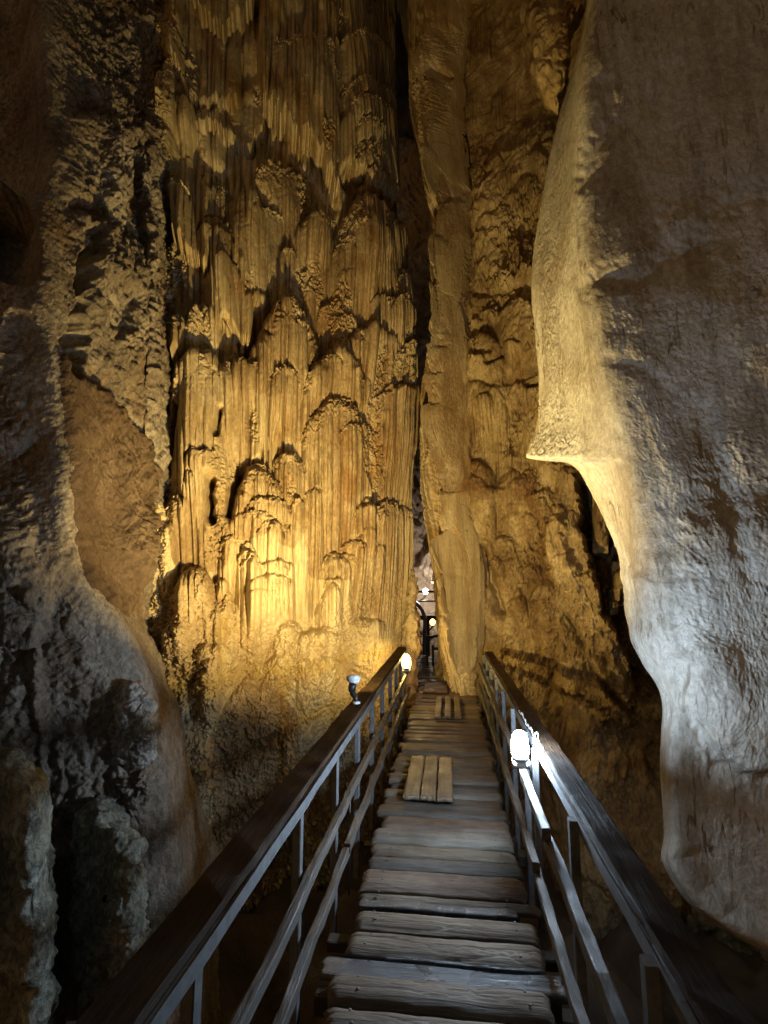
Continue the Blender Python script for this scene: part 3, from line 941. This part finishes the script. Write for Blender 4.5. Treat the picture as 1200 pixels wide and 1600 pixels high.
def foreground_rock():
    rows = [-350, 0, 100, 190, 300, 430, 520, 600, 660, 695, 712, 717, 721, 728, 745, 775, 850, 920, 1000, 1085, 1150, 1200, 1300, 1345, 1400, 1440, 1480, 1530]
    sil = [960, 918, 900, 872, 850, 833, 838, 845, 843, 832, 826, 836, 880, 900, 912, 928, 960, 980, 995, 1032, 1032, 1030, 1036, 1032, 1064, 1106, 1178, 1310]
    rid = [985, 930, 912, 908, 907, 912, 925, 938, 955, 966, 972, 974, 976, 978, 982, 990, 1006, 1020, 1032, 1056, 1052, 1048, 1054, 1050, 1082, 1124, 1196, 1328]
    n = len(rows)
    yy = np.array(rows)
    ysil = np.interp(yy, [-350, 500, 800, 1000, 1085, 1530], [4.6, 4.6, 4.5, 4.2, 3.85, 3.75])
    yrid = np.interp(yy, [-350, 1000, 1085, 1200, 1530], [3.72, 3.70, 3.55, 3.5, 3.45])
    back = [(sil[i] + 40, ysil[i] + 1.3) for i in range(n)]
    mid0 = [(sil[i] + 7, ysil[i] + 0.35) for i in range(n)]
    cs = [(sil[i], ysil[i]) for i in range(n)]
    cm = [((sil[i] * .5 + rid[i] * .5), ysil[i] * .52 + yrid[i] * .48) for i in range(n)]
    rnd_ = np.interp(yy, [-350, 1000, 1085, 1530], [0.035, 0.05, 0.03, 0.0])
    cr = [(rid[i], yrid[i] + rnd_[i]) for i in range(n)]
    f0 = [(rid[i] + 55, yrid[i] - 0.07) for i in range(n)]
    f1 = [(max(rid[i] + 120, 1050 + 0.3 * (rid[i] - 900)), yrid[i] - 0.12) for i in range(n)]
    f2 = [(max(rid[i] + 210, 1180 + 0.2 * (rid[i] - 900)), yrid[i] - 0.22) for i in range(n)]
    f3 = [(max(rid[i] + 380, 1380), yrid[i] - 0.38) for i in range(n)]
    f4 = [(max(rid[i] + 650, 1700), yrid[i] - 0.6) for i in range(n)]
    S = Surf(rows, [back, mid0, cs, cm, cr, f0, f1, f2, f3, f4], 700, 1300)
    x, y = S.x, S.y
    P = S.P
    S.H += 0.06 * fbm(P[..., 0] * 1.1, P[..., 1] * 1.1, P[..., 2] * 0.8, 3, 301) * sstep(830, 1010, x)
    S.H += 0.007 * fbm(P[..., 0] * 4, P[..., 1] * 4, P[..., 2] * 3, 4, 305)
    S.slab([(1010, 900), (1040, 1000), (1075, 1085), (1130, 1175), (1180, 1200), (1500, 1210), (1500, 820), (1100, 800)], 0.12, 60, None, 1.0, 12, 50)
    # lower recess under the pale lobe
    S.slab([(1056, 1085), (1085, 1130), (1130, 1185), (1165, 1205), (1250, 1215), (1700, 1230), (1700, 1900), (900, 1900), (1000, 1200)], -0.12, 16, wob=8, wf=40)
    # gentle hollows and folds on the tall face
    S.line([(945, 130), (950, 190), (925, 240), (915, 280)], 14, -0.03)
    S.line([(1010, 140), (1020, 170), (1050, 110)], 14, -0.02)
    S.line([(920, 440), (1000, 430), (1080, 400), (1120, 330), (1180, 290)], 22, -0.025)
    S.line([(930, 435), (985, 445), (1030, 430)], 10, -0.015)
    S.line([(1060, 350), (1110, 350)], 26, 0.03)
    S.line([(950, 560), (990, 570), (1040, 600)], 12, -0.015)
    S.line([(1100, 640), (1130, 760), (1170, 900)], 18, -0.02)
    S.line([(1055, 1110), (1080, 1150), (1110, 1195)], 8, 0.02)
    # skin
    sk = 0.35 + 0.65 * sstep(-0.15, 0.25, fbm(P[..., 0] * 1.3, P[..., 1] * 1.3, P[..., 2] * 0.9, 3, 311))
    sk = sk * sstep(250, 480, y) + 0.2
    rpx = np.interp(y, rows, rid)
    sk = sk * (1 - 0.8 * np.exp(-((x - rpx) / 45.0) ** 2))
    S.H += sk * (0.004 * popcorn(S, 10, 320, 0.7) + 0.006 * popcorn(S, 24, 322, 0.5) + 0.005 * popcorn(S, 45, 325, 0.6))
    sx = np.interp(y, rows, sil)
    S.H *= 1 - sstep(1030, 1080, y) * np.exp(-((x - sx - 8) / 45.0) ** 2)
    m = S.mesh('overhanging_rock', M_SMOOTH)
    tag(m, 'huge smooth grey limestone mass overhanging the right railing', 'rock mass')
    return m


def far_chamber():
    S = Surf([-400, 0, 300, 550, 700, 850, 920, 980, 1100], [(430, 14.6), (560, 15.6), (640, 16.0), (700, 15.8), (800, 14.8), (900, 13)], 330, 800)
    S.H += rocky(S, 0.45, 0.7, 403)
    S.slab([(655, 885), (662, 868), (690, 850), (740, 850), (740, 920), (690, 915), (668, 905)], 0.6, 6, 'rock_boss', 1.0, 5, 12)
    S.slab([(600, 690), (640, 720), (650, 780), (640, 840), (600, 850)], 0.5, 8, None, 1.0, 5, 12)
    S.H += 0.06 * popcorn(S, 2.0, 450, 0.8) + 0.03 * popcorn(S, 8, 452, 0.8)
    m = S.mesh('chamber_wall', M_FAR)
    tag(m, 'pale creviced rock at the back of the lit chamber beyond the gap', 'rock wall')


flowstone_wall()
left_wall()
right_column()
right_wall()
foreground_rock()
far_chamber()

# lamp-side lobe at the right foot of the flowstone wall
blob('stalagmite', [(641, 880), (650, 900), (652, 950), (655, 968), (656, 1010), (654, 1060), (652, 1110), (640, 1125), (624, 1120), (622, 1020), (628, 960), (636, 940), (637, 900)],
     8.65, 0.22, M_FLOW, 'bulging narrow stalagmite behind the warm lamp at the left railing end', 'stalagmite', 90, amp=0.05, f=6, seed=31)
# hanging tongue of rock at the top right
blob('hanging_rock', [(812, -120), (815, 20), (820, 75), (832, 125), (850, 165), (873, 187), (882, 150), (890, 110), (899, 60), (915, 0), (960, -140)],
     6.0, 0.35, M_RIGHT, 'pointed tongue of rock hanging at the top right beside the overhang', 'hanging rock', 110, amp=0.07, f=2.6, flat=0.45, seed=41)
# boulders and blocks at the lower left
blob('boulder', [(-460, 1130), (-20, 1150), (50, 1190), (74, 1225), (78, 1330), (82, 1470), (84, 1570), (70, 1680), (-460, 1700)],
     3.15, 0.45, M_BOULDER, 'greenish grey block at the bottom left corner', 'boulder', 120, amp=0.05, f=4.5, flat=0.38, slope=(-0.2, 0.1), seed=51)
blob('boulder', [(112, 1262), (150, 1248), (196, 1280), (226, 1312), (230, 1350), (224, 1420), (222, 1500), (190, 1570), (110, 1620), (84, 1500), (90, 1360)],
     3.6, 0.4, M_BOULDER, 'mottled squarish block between corner block and left handrail', 'boulder', 120, amp=0.055, f=4.5, flat=0.4, slope=(-0.15, 0.05), seed=61)
blob('boulder', [(166, 1130), (178, 1088), (206, 1058), (232, 1080), (246, 1130), (242, 1180), (222, 1205), (186, 1196), (168, 1170)],
     3.68, 0.16, M_PALE, 'pale rounded egg shaped boulder at the foot of the flowstone', 'boulder', 110, amp=0.05, f=6, seed=71)
blob('boulder', [(170, 1205), (225, 1190), (250, 1215), (244, 1250), (205, 1285), (180, 1270)],
     3.7, 0.2, M_LEFT, 'small broken rock under the pale egg shaped boulder', 'boulder', 90, amp=0.09, f=6, seed=81)


def sheet(name, x0, x1, y0, y1, z, amp, mat, nx=200, ny=240, seed=0, flipn=False):
    gx, gy = np.meshgrid(np.linspace(x0, x1, nx), np.linspace(y0, y1, ny))
    gz = z + amp * (fbm(gx * .5, gy * .5, 0.3, 4, seed) + 0.5 * billow(gx * 1.2, gy * 1.2, 1.3, 3, seed + 6))
    V = np.stack([gx, gy, gz], 2).reshape(-1, 3)
    F = grid_faces(ny, nx)
    if flipn: F = F[:, ::-1]
    return tag(mesh_np(name, V, F, mat), kind='structure')


sheet('ground', -9, 9, -4, 19, -2.3, 0.5, M_FLOOR, seed=501)
sheet('ceiling', -12, 12, -3, 20, 17.5, 1.2, M_CEIL, seed=511, flipn=True)
# ================================================================== the walkway
XL, XR = -0.515, 0.385


def onz(px, py, z=0.0):
    d = (px - CX) / FPX * Rv - (py - CY) / FPX * Uv + Fv
    return CAM + d * ((z - CAM[2]) / d[2])


def dy(py, z=0.0):
    return float(onz(672, py, z)[1])



def plank_mesh(name, y0, y1, z, x0, x1, mat, parent, hgt=0.055, grain=0.0, seed=0, res=0.02, rnd=0.02, skew=0.0):
    """worn plank: rounded long edges, wavy ends, pressed wood-grain grooves"""
    nx = max(12, int((x1 - x0) / res)); ny = max(6, int((y1 - y0) / (res * 0.6)))
    r = np.random.default_rng(seed)
    u = np.linspace(0, 1, nx)[None, :].repeat(ny, 0); v = np.linspace(0, 1, ny)[:, None].repeat(nx, 1)
    X = x0 + (x1 - x0) * u
    edge = 0.006 * (fbm(X[0] * 6, seed * 1.3, 0.1, 3, seed)); edge2 = 0.006 * (fbm(X[0] * 6, seed * 1.3, 5.1, 3, seed))
    Y = (y0 + edge)[None, :] + ((y1 - y0) + edge2 - edge)[None, :] * v + skew * (u - 0.5)
    X = X + 0.012 * fbm(v * 2.0, seed * 2.1, 0.5 + u * 0, 2, seed + 3) * (np.abs(u - 0.5) * 2) ** 4 * 2
    d = np.minimum(Y - Y[:1], Y[-1:] - Y)
    Z = z - rnd * (1 - np.clip(d / (rnd * 1.8), 0, 1)) ** 2
    de = np.minimum(u, 1 - u) * (x1 - x0)
    Z = Z - rnd * 0.7 * (1 - np.clip(de / (rnd * 1.5), 0, 1)) ** 2
    Z = Z + 0.004 * fbm(X * 5, Y * 9, seed * 0.7, 3, seed + 7)
    if grain:
        w = (y1 - y0)
        yy = (Y - y0) / w
        warp = 0.35 * np.sin(X * 7 + seed) * 0.5 + 0.5 * fbm(X * 2.2, yy * 0.5, seed * 0.9, 2, seed + 9)
        kn = [(r.uniform(x0 + .1, x1 - .1), r.uniform(0.3, 0.7)) for _ in range(3)]
        g = yy + 0.25 * warp
        for kx, ky in kn:
            dd = ((X - kx) / 0.10) ** 2 + ((yy - ky) / 0.35) ** 2
            g = g + np.sign(yy - ky) * 0.16 * np.exp(-dd) 
        ph = np.abs(((g * 3.4) % 1) - 0.5) * 2
        gro = np.exp(-((1 - ph) / 0.12) ** 2)
        fade = 0.45 + 0.55 * sstep(-0.2, 0.2, fbm(X * 3, yy * 1.5, seed * 1.9, 2, seed + 12))
        Z = Z - grain * gro * fade
        for kx, ky in kn:
            dd = np.sqrt(((X - kx) / 0.07) ** 2 + ((yy - ky) / 0.13) ** 2)
            Z = Z - 0.45 * grain * np.exp(-((dd - 1) / 0.22) ** 2)
    top = np.stack([X, Y, Z], 2).reshape(-1, 3)
    bot = top.copy(); bot[:, 2] = z - hgt
    V = np.concatenate([top, bot])
    F = grid_faces(ny, nx)
    n = nx * ny
    fs = [F, F[:, ::-1] + n]
    ring = [i for i in range(nx)] + [r_ * nx + nx - 1 for r_ in range(1, ny)] + [(ny - 1) * nx + i for i in range(nx - 2, -1, -1)] + [r_ * nx for r_ in range(ny - 2, 0, -1)]
    ring = np.array(ring); nxt = np.roll(ring, -1)
    fs.append(np.stack([nxt, ring, ring + n, nxt + n], 1))
    return mesh_np(name, V, np.concatenate(fs), mat, parent)


deck = empty('boardwalk', (0, 0, 0))
tag(deck, 'worn plank boardwalk running between two railings into the narrow gap', 'boardwalk')
near = [  # y0, y1, z, x0, x1, mat, grain
    (0.80, 0.98, 0, XL, XR, M_PLANK, .006), (1.0, 1.18, 0, XL, XR, M_PLANK, .006), (1.2, 1.38, 0, XL, XR, M_PLANK, .006), (1.4, 1.55, 0, XL, XR, M_PLANK, .006),
    (dy(1682), dy(1628), 0.0, XL + .01, XR, M_PLANK, .006), (dy(1625), dy(1576), 0.0, XL + .015, XR - .01, M_PLANK, .006), (dy(1572), dy(1524), 0.005, XL + .005, XR - .01, M_PLANK, .006),
    (dy(1537, -.02), dy(1506, -.02), -0.022, XL - .05, XR + .07, M_WET, 0), (dy(1503, -.02), dy(1494, -.02), -0.024, XL + .2, XR - .03, M_WET, 0),
    (dy(1494), dy(1455), 0.0, XL + .02, XR, M_PLANK, .007), (dy(1451), dy(1422), 0.0, XL + .03, XR + .005, M_PLANK, .005),
    (dy(1422, -.02), dy(1410, -.02), -0.022, XL + .03, XR - .06, M_WET, 0), (dy(1407, -.02), dy(1394, -.02), -0.022, XL, XR + .05, M_PLANK, 0),
    (dy(1388), dy(1357), 0.0, XL, XR, M_PLANKR, .005), (dy(1353), dy(1336), 0.0, XL + .01, XR + .01, M_PLANKD, .005), (dy(1332), dy(1318), 0.0, XL, XR - .01, M_PLANK, .005),
    (dy(1315), dy(1295), 0.008, XL - .01, XR, M_PLANKP, .005), (dy(1292), dy(1273), 0.0, XL + .03, XR, M_PLANKR, .005)]
k = 0
for (y0, y1, z, x0, x1, mt, g) in near:
    k += 1
    plank_mesh('plank', y0 + .004, y1 - .004, z, x0, x1, mt, deck, 0.05 if mt is not M_WET else 0.03, g, k, 0.0075, 0.03 if mt is not M_WET else 0.004)
Yc = dy(1270)
while Yc < 8.9:
    k += 1
    w = random.uniform(0.11, 0.19)
    mt = random.choice([M_PLANK, M_PLANKD, M_PLANKR, M_PLANK, M_PLANKP])
    plank_mesh('plank', Yc, Yc + w, random.uniform(-0.014, 0.008), XL + random.uniform(-0.03, 0.03), XR + 0.004 * (Yc - 3) + random.uniform(-0.025, 0.025), mt, deck, 0.05, 0.004, k,
               0.016, 0.016, random.uniform(-0.012, 0.012))
    Yc += w + random.choice([0.008, 0.014, 0.022, 0.035])
nl = MB()
for (y0, y1, z, x0, x1, mt, g) in near:
    if mt is M_WET: continue
    for xx in (XL + 0.12, XR - 0.1):
        for q in (0.3, 0.7):
            nl.lathe((xx + random.uniform(-.012, .012), y0 + (y1 - y0) * q, z - 0.002), [(.0065, 0), (.0065, .003), (.003, .0045)], 8)
nails = nl.build('nail_head', M_STEEL, deck)
nails['kind'] = 'stuff'
for sx in (XL + 0.12, XR - 0.1):
    MB().bar((sx, 0.3, -0.16), (sx, 9.0, -0.16), 0.09, 0.14, seg=20, wob=0.004).build('stringer', M_BEAM, deck)
for yb in (1.2, 2.6, 4.0, 5.4, 6.8, 8.2):
    for sx in (XL + 0.02, XR + 0.02):
        MB().bar((sx, yb, -2.6), (sx, yb, -0.15), 0.09, 0.09, up=(0, 1, 0), seg=6, wob=0.004).build('support_post', M_BEAM, deck)
    MB().bar((XL - 0.12, yb, -0.27), (XR + 0.14, yb, -0.27), 0.09, 0.08, seg=4).build('cross_beam', M_BEAM, deck)
for yb in (2.02, 2.69):
    MB().bar((XL - 0.1, yb + .06, -0.12), (XR + 0.12, yb + .06, -0.12), 0.07, 0.05, seg=4).build('cross_beam', M_BEAM, deck)

# deck beyond the gap
far = empty('far_boardwalk', (0, 0, 0))
tag(far, 'dim plank walk continuing through the gap toward the far chamber', 'boardwalk')
Yc = 9.0
while Yc < 12.8:
    k += 1
    w = random.uniform(0.13, 0.2)
    plank_mesh('plank', Yc, Yc + w, random.uniform(-0.012, 0.01), -0.66 - 0.03 * (Yc - 9), 0.05 - 0.05 * (Yc - 9), random.choice([M_PLANK, M_BOARD, M_PLANKR]), far, 0.05, 0, k, 0.03, 0.016, random.uniform(-.02, .02))
    Yc += w + 0.02
for sx in (-0.6, -0.1):
    MB().bar((sx, 8.95, -0.14), (sx - .1, 12.9, -0.14), 0.08, 0.12, seg=8).build('stringer', M_BEAM, far)


def board_mat(label, xs, y0, y1, z, mat, battens):
    o = empty('loose_boards', (0, 0, 0))
    tag(o, label, 'board patch', 'loose board patches lying on the deck')
    for i, (a, b) in enumerate(xs):
        global k
        k += 1
        nx = 40
        # boards run along the walkway: build along x then swap
        me = plank_mesh('board', a, b, z, y0, y1, mat, o, 0.03, 0, k, 0.012, 0.005)
        co = np.zeros(len(me.data.vertices) * 3, np.float32); me.data.vertices.foreach_get('co', co)
        co = co.reshape(-1, 3)[:, [1, 0, 2]].copy()
        me.data.vertices.foreach_set('co', co.ravel()); me.data.flip_normals(); me.data.update()
    for yb in battens:
        MB().bar((xs[0][0] - .005, yb, z - 0.036), (xs[-1][1] + .005, yb, z - 0.036), 0.05, 0.012).build('batten', M_BEAM, o)
    return o


def bx(px, py): return float(onz(px, py, 0.05)[0])
y0, y1 = float(onz(668, 1244, .05)[1]), float(onz(674, 1181, .05)[1])
c = [bx(p, 1244) for p in (629, 655, 656.5, 681, 683, 708)]
board_mat('three wide wet boards nailed side by side over the nearer planks', [(c[0], c[1]), (c[2], c[3]), (c[4], c[5])], y0, y1, 0.047, M_BOARD, (y0 + .05, y0 + .4, y1 - .05))
y0, y1 = float(onz(700, 1119, .05)[1]), float(onz(690, 1087, .05)[1])
c = [bx(p, 1119) for p in (679, 689, 695, 705, 711, 721)]
board_mat('three spaced short slats lying on planks just before the gap', [(c[0], c[1]), (c[2], c[3]), (c[4], c[5])], y0, y1, 0.047, M_PLANKP, (y0 + .05, y1 - .05))
board_mat('rough square hatch board lying on the deck inside the gap', [(bx(661, 1079), bx(699, 1079))], float(onz(680, 1079, .05)[1]), float(onz(680, 1063, .05)[1]), 0.047, M_PLANKR, (7.9, 8.2))

# ---- left handrail
HT = 0.705
lh = empty('handrail', (0, 0, 0))
tag(lh, 'left dark timber handrail with three rails and steel posts below flowstone', 'handrail')
yL0, yL1 = 0.25, 8.0
MB().bar((-0.712, yL0, HT - 0.002), (-0.712, yL1, HT - 0.002), 0.125, 0.04, seg=60, wob=0.004).build('top_rail', M_RAIL, lh)
MB().bar((-0.641, yL0, HT - 0.032), (-0.641, yL1, HT - 0.032), 0.012, 0.05, seg=40, wob=0.003, bev=0.05).build('angle_strip', M_STEEL, lh)
MB().bar((-0.61, yL0, 0.375), (-0.61, 4.35, 0.38), 0.036, 0.050, seg=40, wob=0.0035).build('middle_rail', M_RAILG, lh)
MB().bar((-0.612, 4.35, 0.385), (-0.61, yL1 - .2, 0.40), 0.036, 0.050, seg=40, wob=0.0035).build('middle_rail', M_RAILG, lh)
MB().bar((-0.59, yL0, 0.135), (-0.59, 3.1, 0.145), 0.036, 0.050, seg=40, wob=0.0035).build('lower_rail', M_RAILG, lh)
MB().bar((-0.585, 3.06, 0.165), (-0.59, yL1 - .2, 0.155), 0.036, 0.050, seg=40, wob=0.0035).build('lower_rail', M_RAILG, lh)
for yp in (0.6, 1.385, 2.32, 3.06, 3.79, 4.5, 5.2, 5.9, 6.55, 7.2, 7.8):
    MB().bar((-0.66, yp, -0.35), (-0.66, yp, HT - 0.022), 0.036, 0.05, up=(0, 1, 0)).build('post', M_STEEL, lh)

# ---- right handrail
rh = empty('handrail', (0, 0, 0))
tag(rh, 'right dark timber handrail carrying the bright white lamp and a looped wire', 'handrail')
yR1 = 7.6
MB().bar((0.562, 0.25, HT - 0.002), (0.552, yR1, HT - 0.002), 0.105, 0.04, seg=60, wob=0.004).build('top_rail', M_RAIL, rh)
MB().bar((0.503, 0.25, HT - 0.032), (0.493, yR1, HT - 0.032), 0.012, 0.05, seg=40, wob=0.003, bev=0.05).build('angle_strip', M_STEEL, rh)
MB().bar((0.40, 0.25, 0.525), (0.40, 2.42, 0.545), 0.036, 0.055, seg=30, wob=0.0035).build('middle_rail', M_RAILG, rh)
MB().bar((0.388, 2.36, 0.592), (0.392, 4.3, 0.592), 0.036, 0.05, seg=30, wob=0.003).build('middle_rail', M_RAILG, rh)
MB().bar((0.40, 4.25, 0.56), (0.41, yR1 - .1, 0.55), 0.036, 0.055, seg=40, wob=0.0035).build('middle_rail', M_RAILG, rh)
MB().bar((0.395, 0.25, 0.24), (0.395, 2.75, 0.255), 0.036, 0.050, seg=40, wob=0.004).build('lower_rail', M_RAILG, rh)
MB().bar((0.388, 2.7, 0.30), (0.40, yR1 - .1, 0.285), 0.036, 0.050, seg=50, wob=0.004).build('lower_rail', M_RAILG, rh)
for yp in (0.66, 1.5, 2.3, 3.22, 3.6, 4.25, 4.95, 5.6, 6.25, 6.9, 7.5):
    MB().bar((0.482, yp, -0.35), (0.482, yp, HT - 0.022), 0.036, 0.044, up=(0, 1, 0)).build('post', M_STEEL, rh)

# ---- lamps
def jar_lamp(name, label, loc, mat, s=1.0, cat='lamp', group=None):
    """bulkhead lamp: base box with two screws, collar, glass jar with the light"""
    o = empty(name, loc)
    tag(o, label, cat, group)
    x, y, z = loc
    MB().bar((x - .048 * s, y, z + .02 * s), (x + .048 * s, y, z + .02 * s), 0.075 * s, 0.04 * s, bev=0.25).build('base', M_GREYP, o)
    MB().lathe((x, y, z + .04 * s), [(.043 * s, 0), (.043 * s, .012 * s), (.036 * s, .016 * s)], 20).build('collar', M_BLACK, o, True)
    for q in (-1, 1):
        MB().lathe((x + q * .036 * s, y - .038 * s, z + .02 * s), [(.008 * s, 0), (.008 * s, .005 * s), (.004 * s, .007 * s)], 10, (0, -1, 0)).build('screw', M_GLASSY, o, True)
    prof = [(.040, .0), (.046, .02), (.048, .05), (.047, .08), (.042, .105), (.033, .125), (.02, .138), (.006, .143)]
    MB().lathe((x, y, z + .054 * s), [(r * s, h * s) for r, h in prof], 24).build('bulb', mat, o, True)
    return o


jar_lamp('lamp', 'bright cool white jar lamp standing on the right middle rail', (0.386, 3.12, 0.612), M_LW, 1.0, 'lamp', 'jar lamps along the walkway')
jar_lamp('lamp', 'glowing warm yellow jar lamp at the far end of the left handrail', (-0.606, 7.5, 0.430), M_LY, 1.25, 'lamp', 'jar lamps along the walkway')

# looped wire along the right rail
wire = [(0.498, 3.0 + 0.04 * i, HT + 0.022 + 0.012 * math.sin(i * 1.9) + 0.01 * math.sin(i * 0.7)) for i in range(26)]
w = MB()
w.tube(wire, 0.004, 6)
lp = [(0.495 + 0.012 * math.sin(t), 3.25 + 0.05 * math.cos(t), HT + 0.03 + 0.03 * math.sin(t)) for t in np.linspace(0, 6.28, 24)]
w.tube(lp, 0.004, 6)
tag(w.build('wire', M_GLASSY, None, True), 'thin pale wire looped around the right top rail above the lamp', 'wire')
w = MB()
w.tube([(0.42, 3.15, 0.635), (0.45, 3.2, 0.56), (0.47, 3.28, 0.6), (0.485, 3.3, 0.66), (0.49, 3.3, HT)], 0.004, 6)
tag(w.build('lamp_cable', M_BLACK, None, True), 'short black cable rising from the white lamp to the rail', 'cable')

# clamp spotlight on the left rail
SPX = pt(545, 1100, 3.55)
sp = empty('spotlight', (-0.735, 4.08, HT + 0.02))
tag(sp, 'black swivel spotlight with white dish clamped on the left handrail', 'spotlight')
c0 = np.array([-0.735, 4.08, HT + 0.02])
MB().lathe(c0 + (0.02, -0.02, -0.0), [(.03, 0), (.03, .012), (.018, .02)], 16).build('clamp', M_GLASSY, sp, True)
MB().tube([c0 + (0.02, -.02, .012), c0 + (0.012, -.01, .045), c0 + (-0.012, 0.0, .07), c0 + (-0.022, 0, .10)], [.016, .022, .024, .02], 12).build('neck', M_BLACK, sp, True)
MB().tube([c0 + (-0.02, 0, .085), c0 + (-0.02, 0, .12), c0 + (-0.012, 0.005, .15)], [.026, .03, .03], 14).build('socket', M_BLACK, sp, True)
ax = np.array([-0.05, 0.48, 0.88])
MB().lathe(c0 + (-0.012, 0.005, .14), [(.028, 0), (.036, .012), (.052, .032), (.057, .042), (.058, .052), (.055, .052), (.05, .0445), (.02, .038)], 28, ax).build('dish', M_GLASSY, sp, True)
axn = ax / np.linalg.norm(ax)
MB().lathe(c0 + (-0.012, 0.005, .14) + axn * 0.0435, [(.036, 0), (.02, .004), (.003, .005)], 24, ax).build('lens', M_SPOT, sp, True)
w = MB()
w.tube([(-0.80, 3.93, HT), (-0.825, 3.95, 0.66), (-0.80, 3.85, 0.5), (-0.72, 3.65, 0.35), (-0.665, 3.55, 0.22), (-0.655, 3.50, 0.0), (-0.65, 3.48, -0.3)], 0.006, 6)
tag(w.build('hanging_cable', M_BLACK, None, True), 'black cable hanging down from the spotlight behind the left rails', 'cable')

# ---- the far chamber: landing with railing, lamps and a stair
lg = empty('far_landing', (0, 0, 0))
tag(lg, 'raised timber landing with railing beyond the gap', 'landing')
zD = 0.90
MB().bar((-1.9, 14.4, zD - 0.06), (0.6, 14.4, zD - 0.06), 1.0, 0.12).build('floor_slab', M_BEAM, lg)
for zz, hh in ((1.52, 0.05), (1.27, 0.04)):
    MB().bar((-1.6, 14.0, zz), (0.5, 14.0, zz), 0.05, hh, seg=10, wob=0.003).build('rail', M_BEAM, lg)
for xx in (-0.9, -0.2):
    MB().bar((xx, 14.0, zD), (xx, 14.0, 1.52), 0.045, 0.05, up=(0, 1, 0)).build('post', M_BEAM, lg)
for xx in (-1.3, -0.55, 0.1):
    MB().bar((xx, 13.95, -2.5), (xx, 13.95, zD - .1), 0.09, 0.09, up=(0, 1, 0)).build('support_post', M_BEAM, lg)
st = empty('far_stair', (0, 0, 0))
tag(st, 'dark stair flight climbing left behind the stalagmite in the gap', 'stair')
sm = MB()
sx = [(-0.9, 13.0, 1.5), (-0.82, 13.0, 1.28), (-0.66, 13.0, 1.1), (-0.58, 13.0, 0.9), (-0.6, 13.0, 0.35), (-0.6, 13.0, 0.0)]
for a, b in zip(sx[:-1], sx[1:]):
    sm.bar(a, b, 0.08, 0.24, up=(0, 1, 0))
sm.build('stringer', M_BLACK, st)
for i in range(5):
    MB().bar((-1.2, 13.2, 0.2 + i * .22), (-0.62 - i * .05, 13.2, 0.2 + i * .22), 0.2, 0.03).build('tread', M_BEAM, st)
rl = empty('far_railing', (0, 0, 0))
tag(rl, 'low dark railing on two posts at the end of the deck in the gap', 'railing')
for xx in (-0.46, -0.34):
    MB().bar((xx, 11.2, -0.1), (xx, 11.2, 0.62 if xx < -.4 else .42), 0.05, 0.05, up=(0, 1, 0)).build('post', M_BEAM, rl)
MB().bar((-0.5, 11.2, 0.56), (0.4, 11.6, 0.72), 0.05, 0.05, seg=6).build('rail', M_BEAM, rl)
MB().bar((-0.36, 11.2, 0.34), (0.4, 11.4, 0.36), 0.05, 0.06, seg=6).build('rail', M_BEAM, rl)


def bulb_lamp(label, loc, mat, s, mount):
    o = empty('lamp', loc)
    tag(o, label, 'lamp', 'small lamps in the far chamber')
    x, y, z = loc
    MB().tube([mount, ((mount[0] + x) / 2, y, (mount[2] + z) / 2), (x, y, z)], 0.018, 8).build('bracket', M_BEAM, o)
    MB().lathe((x, y, z), [(.03 * s, 0), (.032 * s, .03 * s), (.025 * s, .04 * s)], 14).build('socket', M_BLACK, o, True)
    MB().lathe((x, y, z + .04 * s), [(.02 * s, 0), (.05 * s, .03 * s), (.065 * s, .07 * s), (.055 * s, .11 * s), (.03 * s, .14 * s), (.005, .15 * s)], 18).build('bulb', mat, o, True)


bulb_lamp('small cool white lamp on the far landing railing', tuple(pt(665, 931, 14.8)), M_LFW, 1.1, (-0.8, 14.8, 1.25))
bulb_lamp('small orange lamp glowing below the far landing', (-0.37, 12.2, 0.72), M_LFY, 1.0, (-0.48, 12.2, 0.62))

# ================================================================== air and light
wd = bpy.data.worlds.new('World')
SC.world = wd
wd.use_nodes = True
nt = wd.node_tree
bg = nt.nodes['Background']
sky = nt.nodes.new('ShaderNodeTexSky')
sky.sky_type = 'NISHITA'
sky.sun_disc = False
sky.sun_elevation = math.radians(8)
sky.sun_rotation = math.radians(200)
nt.links.new(mixc(nt, 1.0, sky.outputs[0], (1.0, 0.88, 0.73), 'MULTIPLY'), bg.inputs['Color'])
bg.inputs['Strength'].default_value = 0.022

SC.view_settings.view_transform = 'Standard'
SC.view_settings.look = 'None'
SC.view_settings.exposure = 0.0
SC.view_settings.gamma = 1.0
SC.render.engine = 'CYCLES'
SC.cycles.use_denoising = True
SC.cycles.max_bounces = 5
SC.cycles.diffuse_bounces = 4
SC.cycles.glossy_bounces = 2
SC.cycles.sample_clamp_indirect = 4.0
SC.cycles.use_light_tree = True
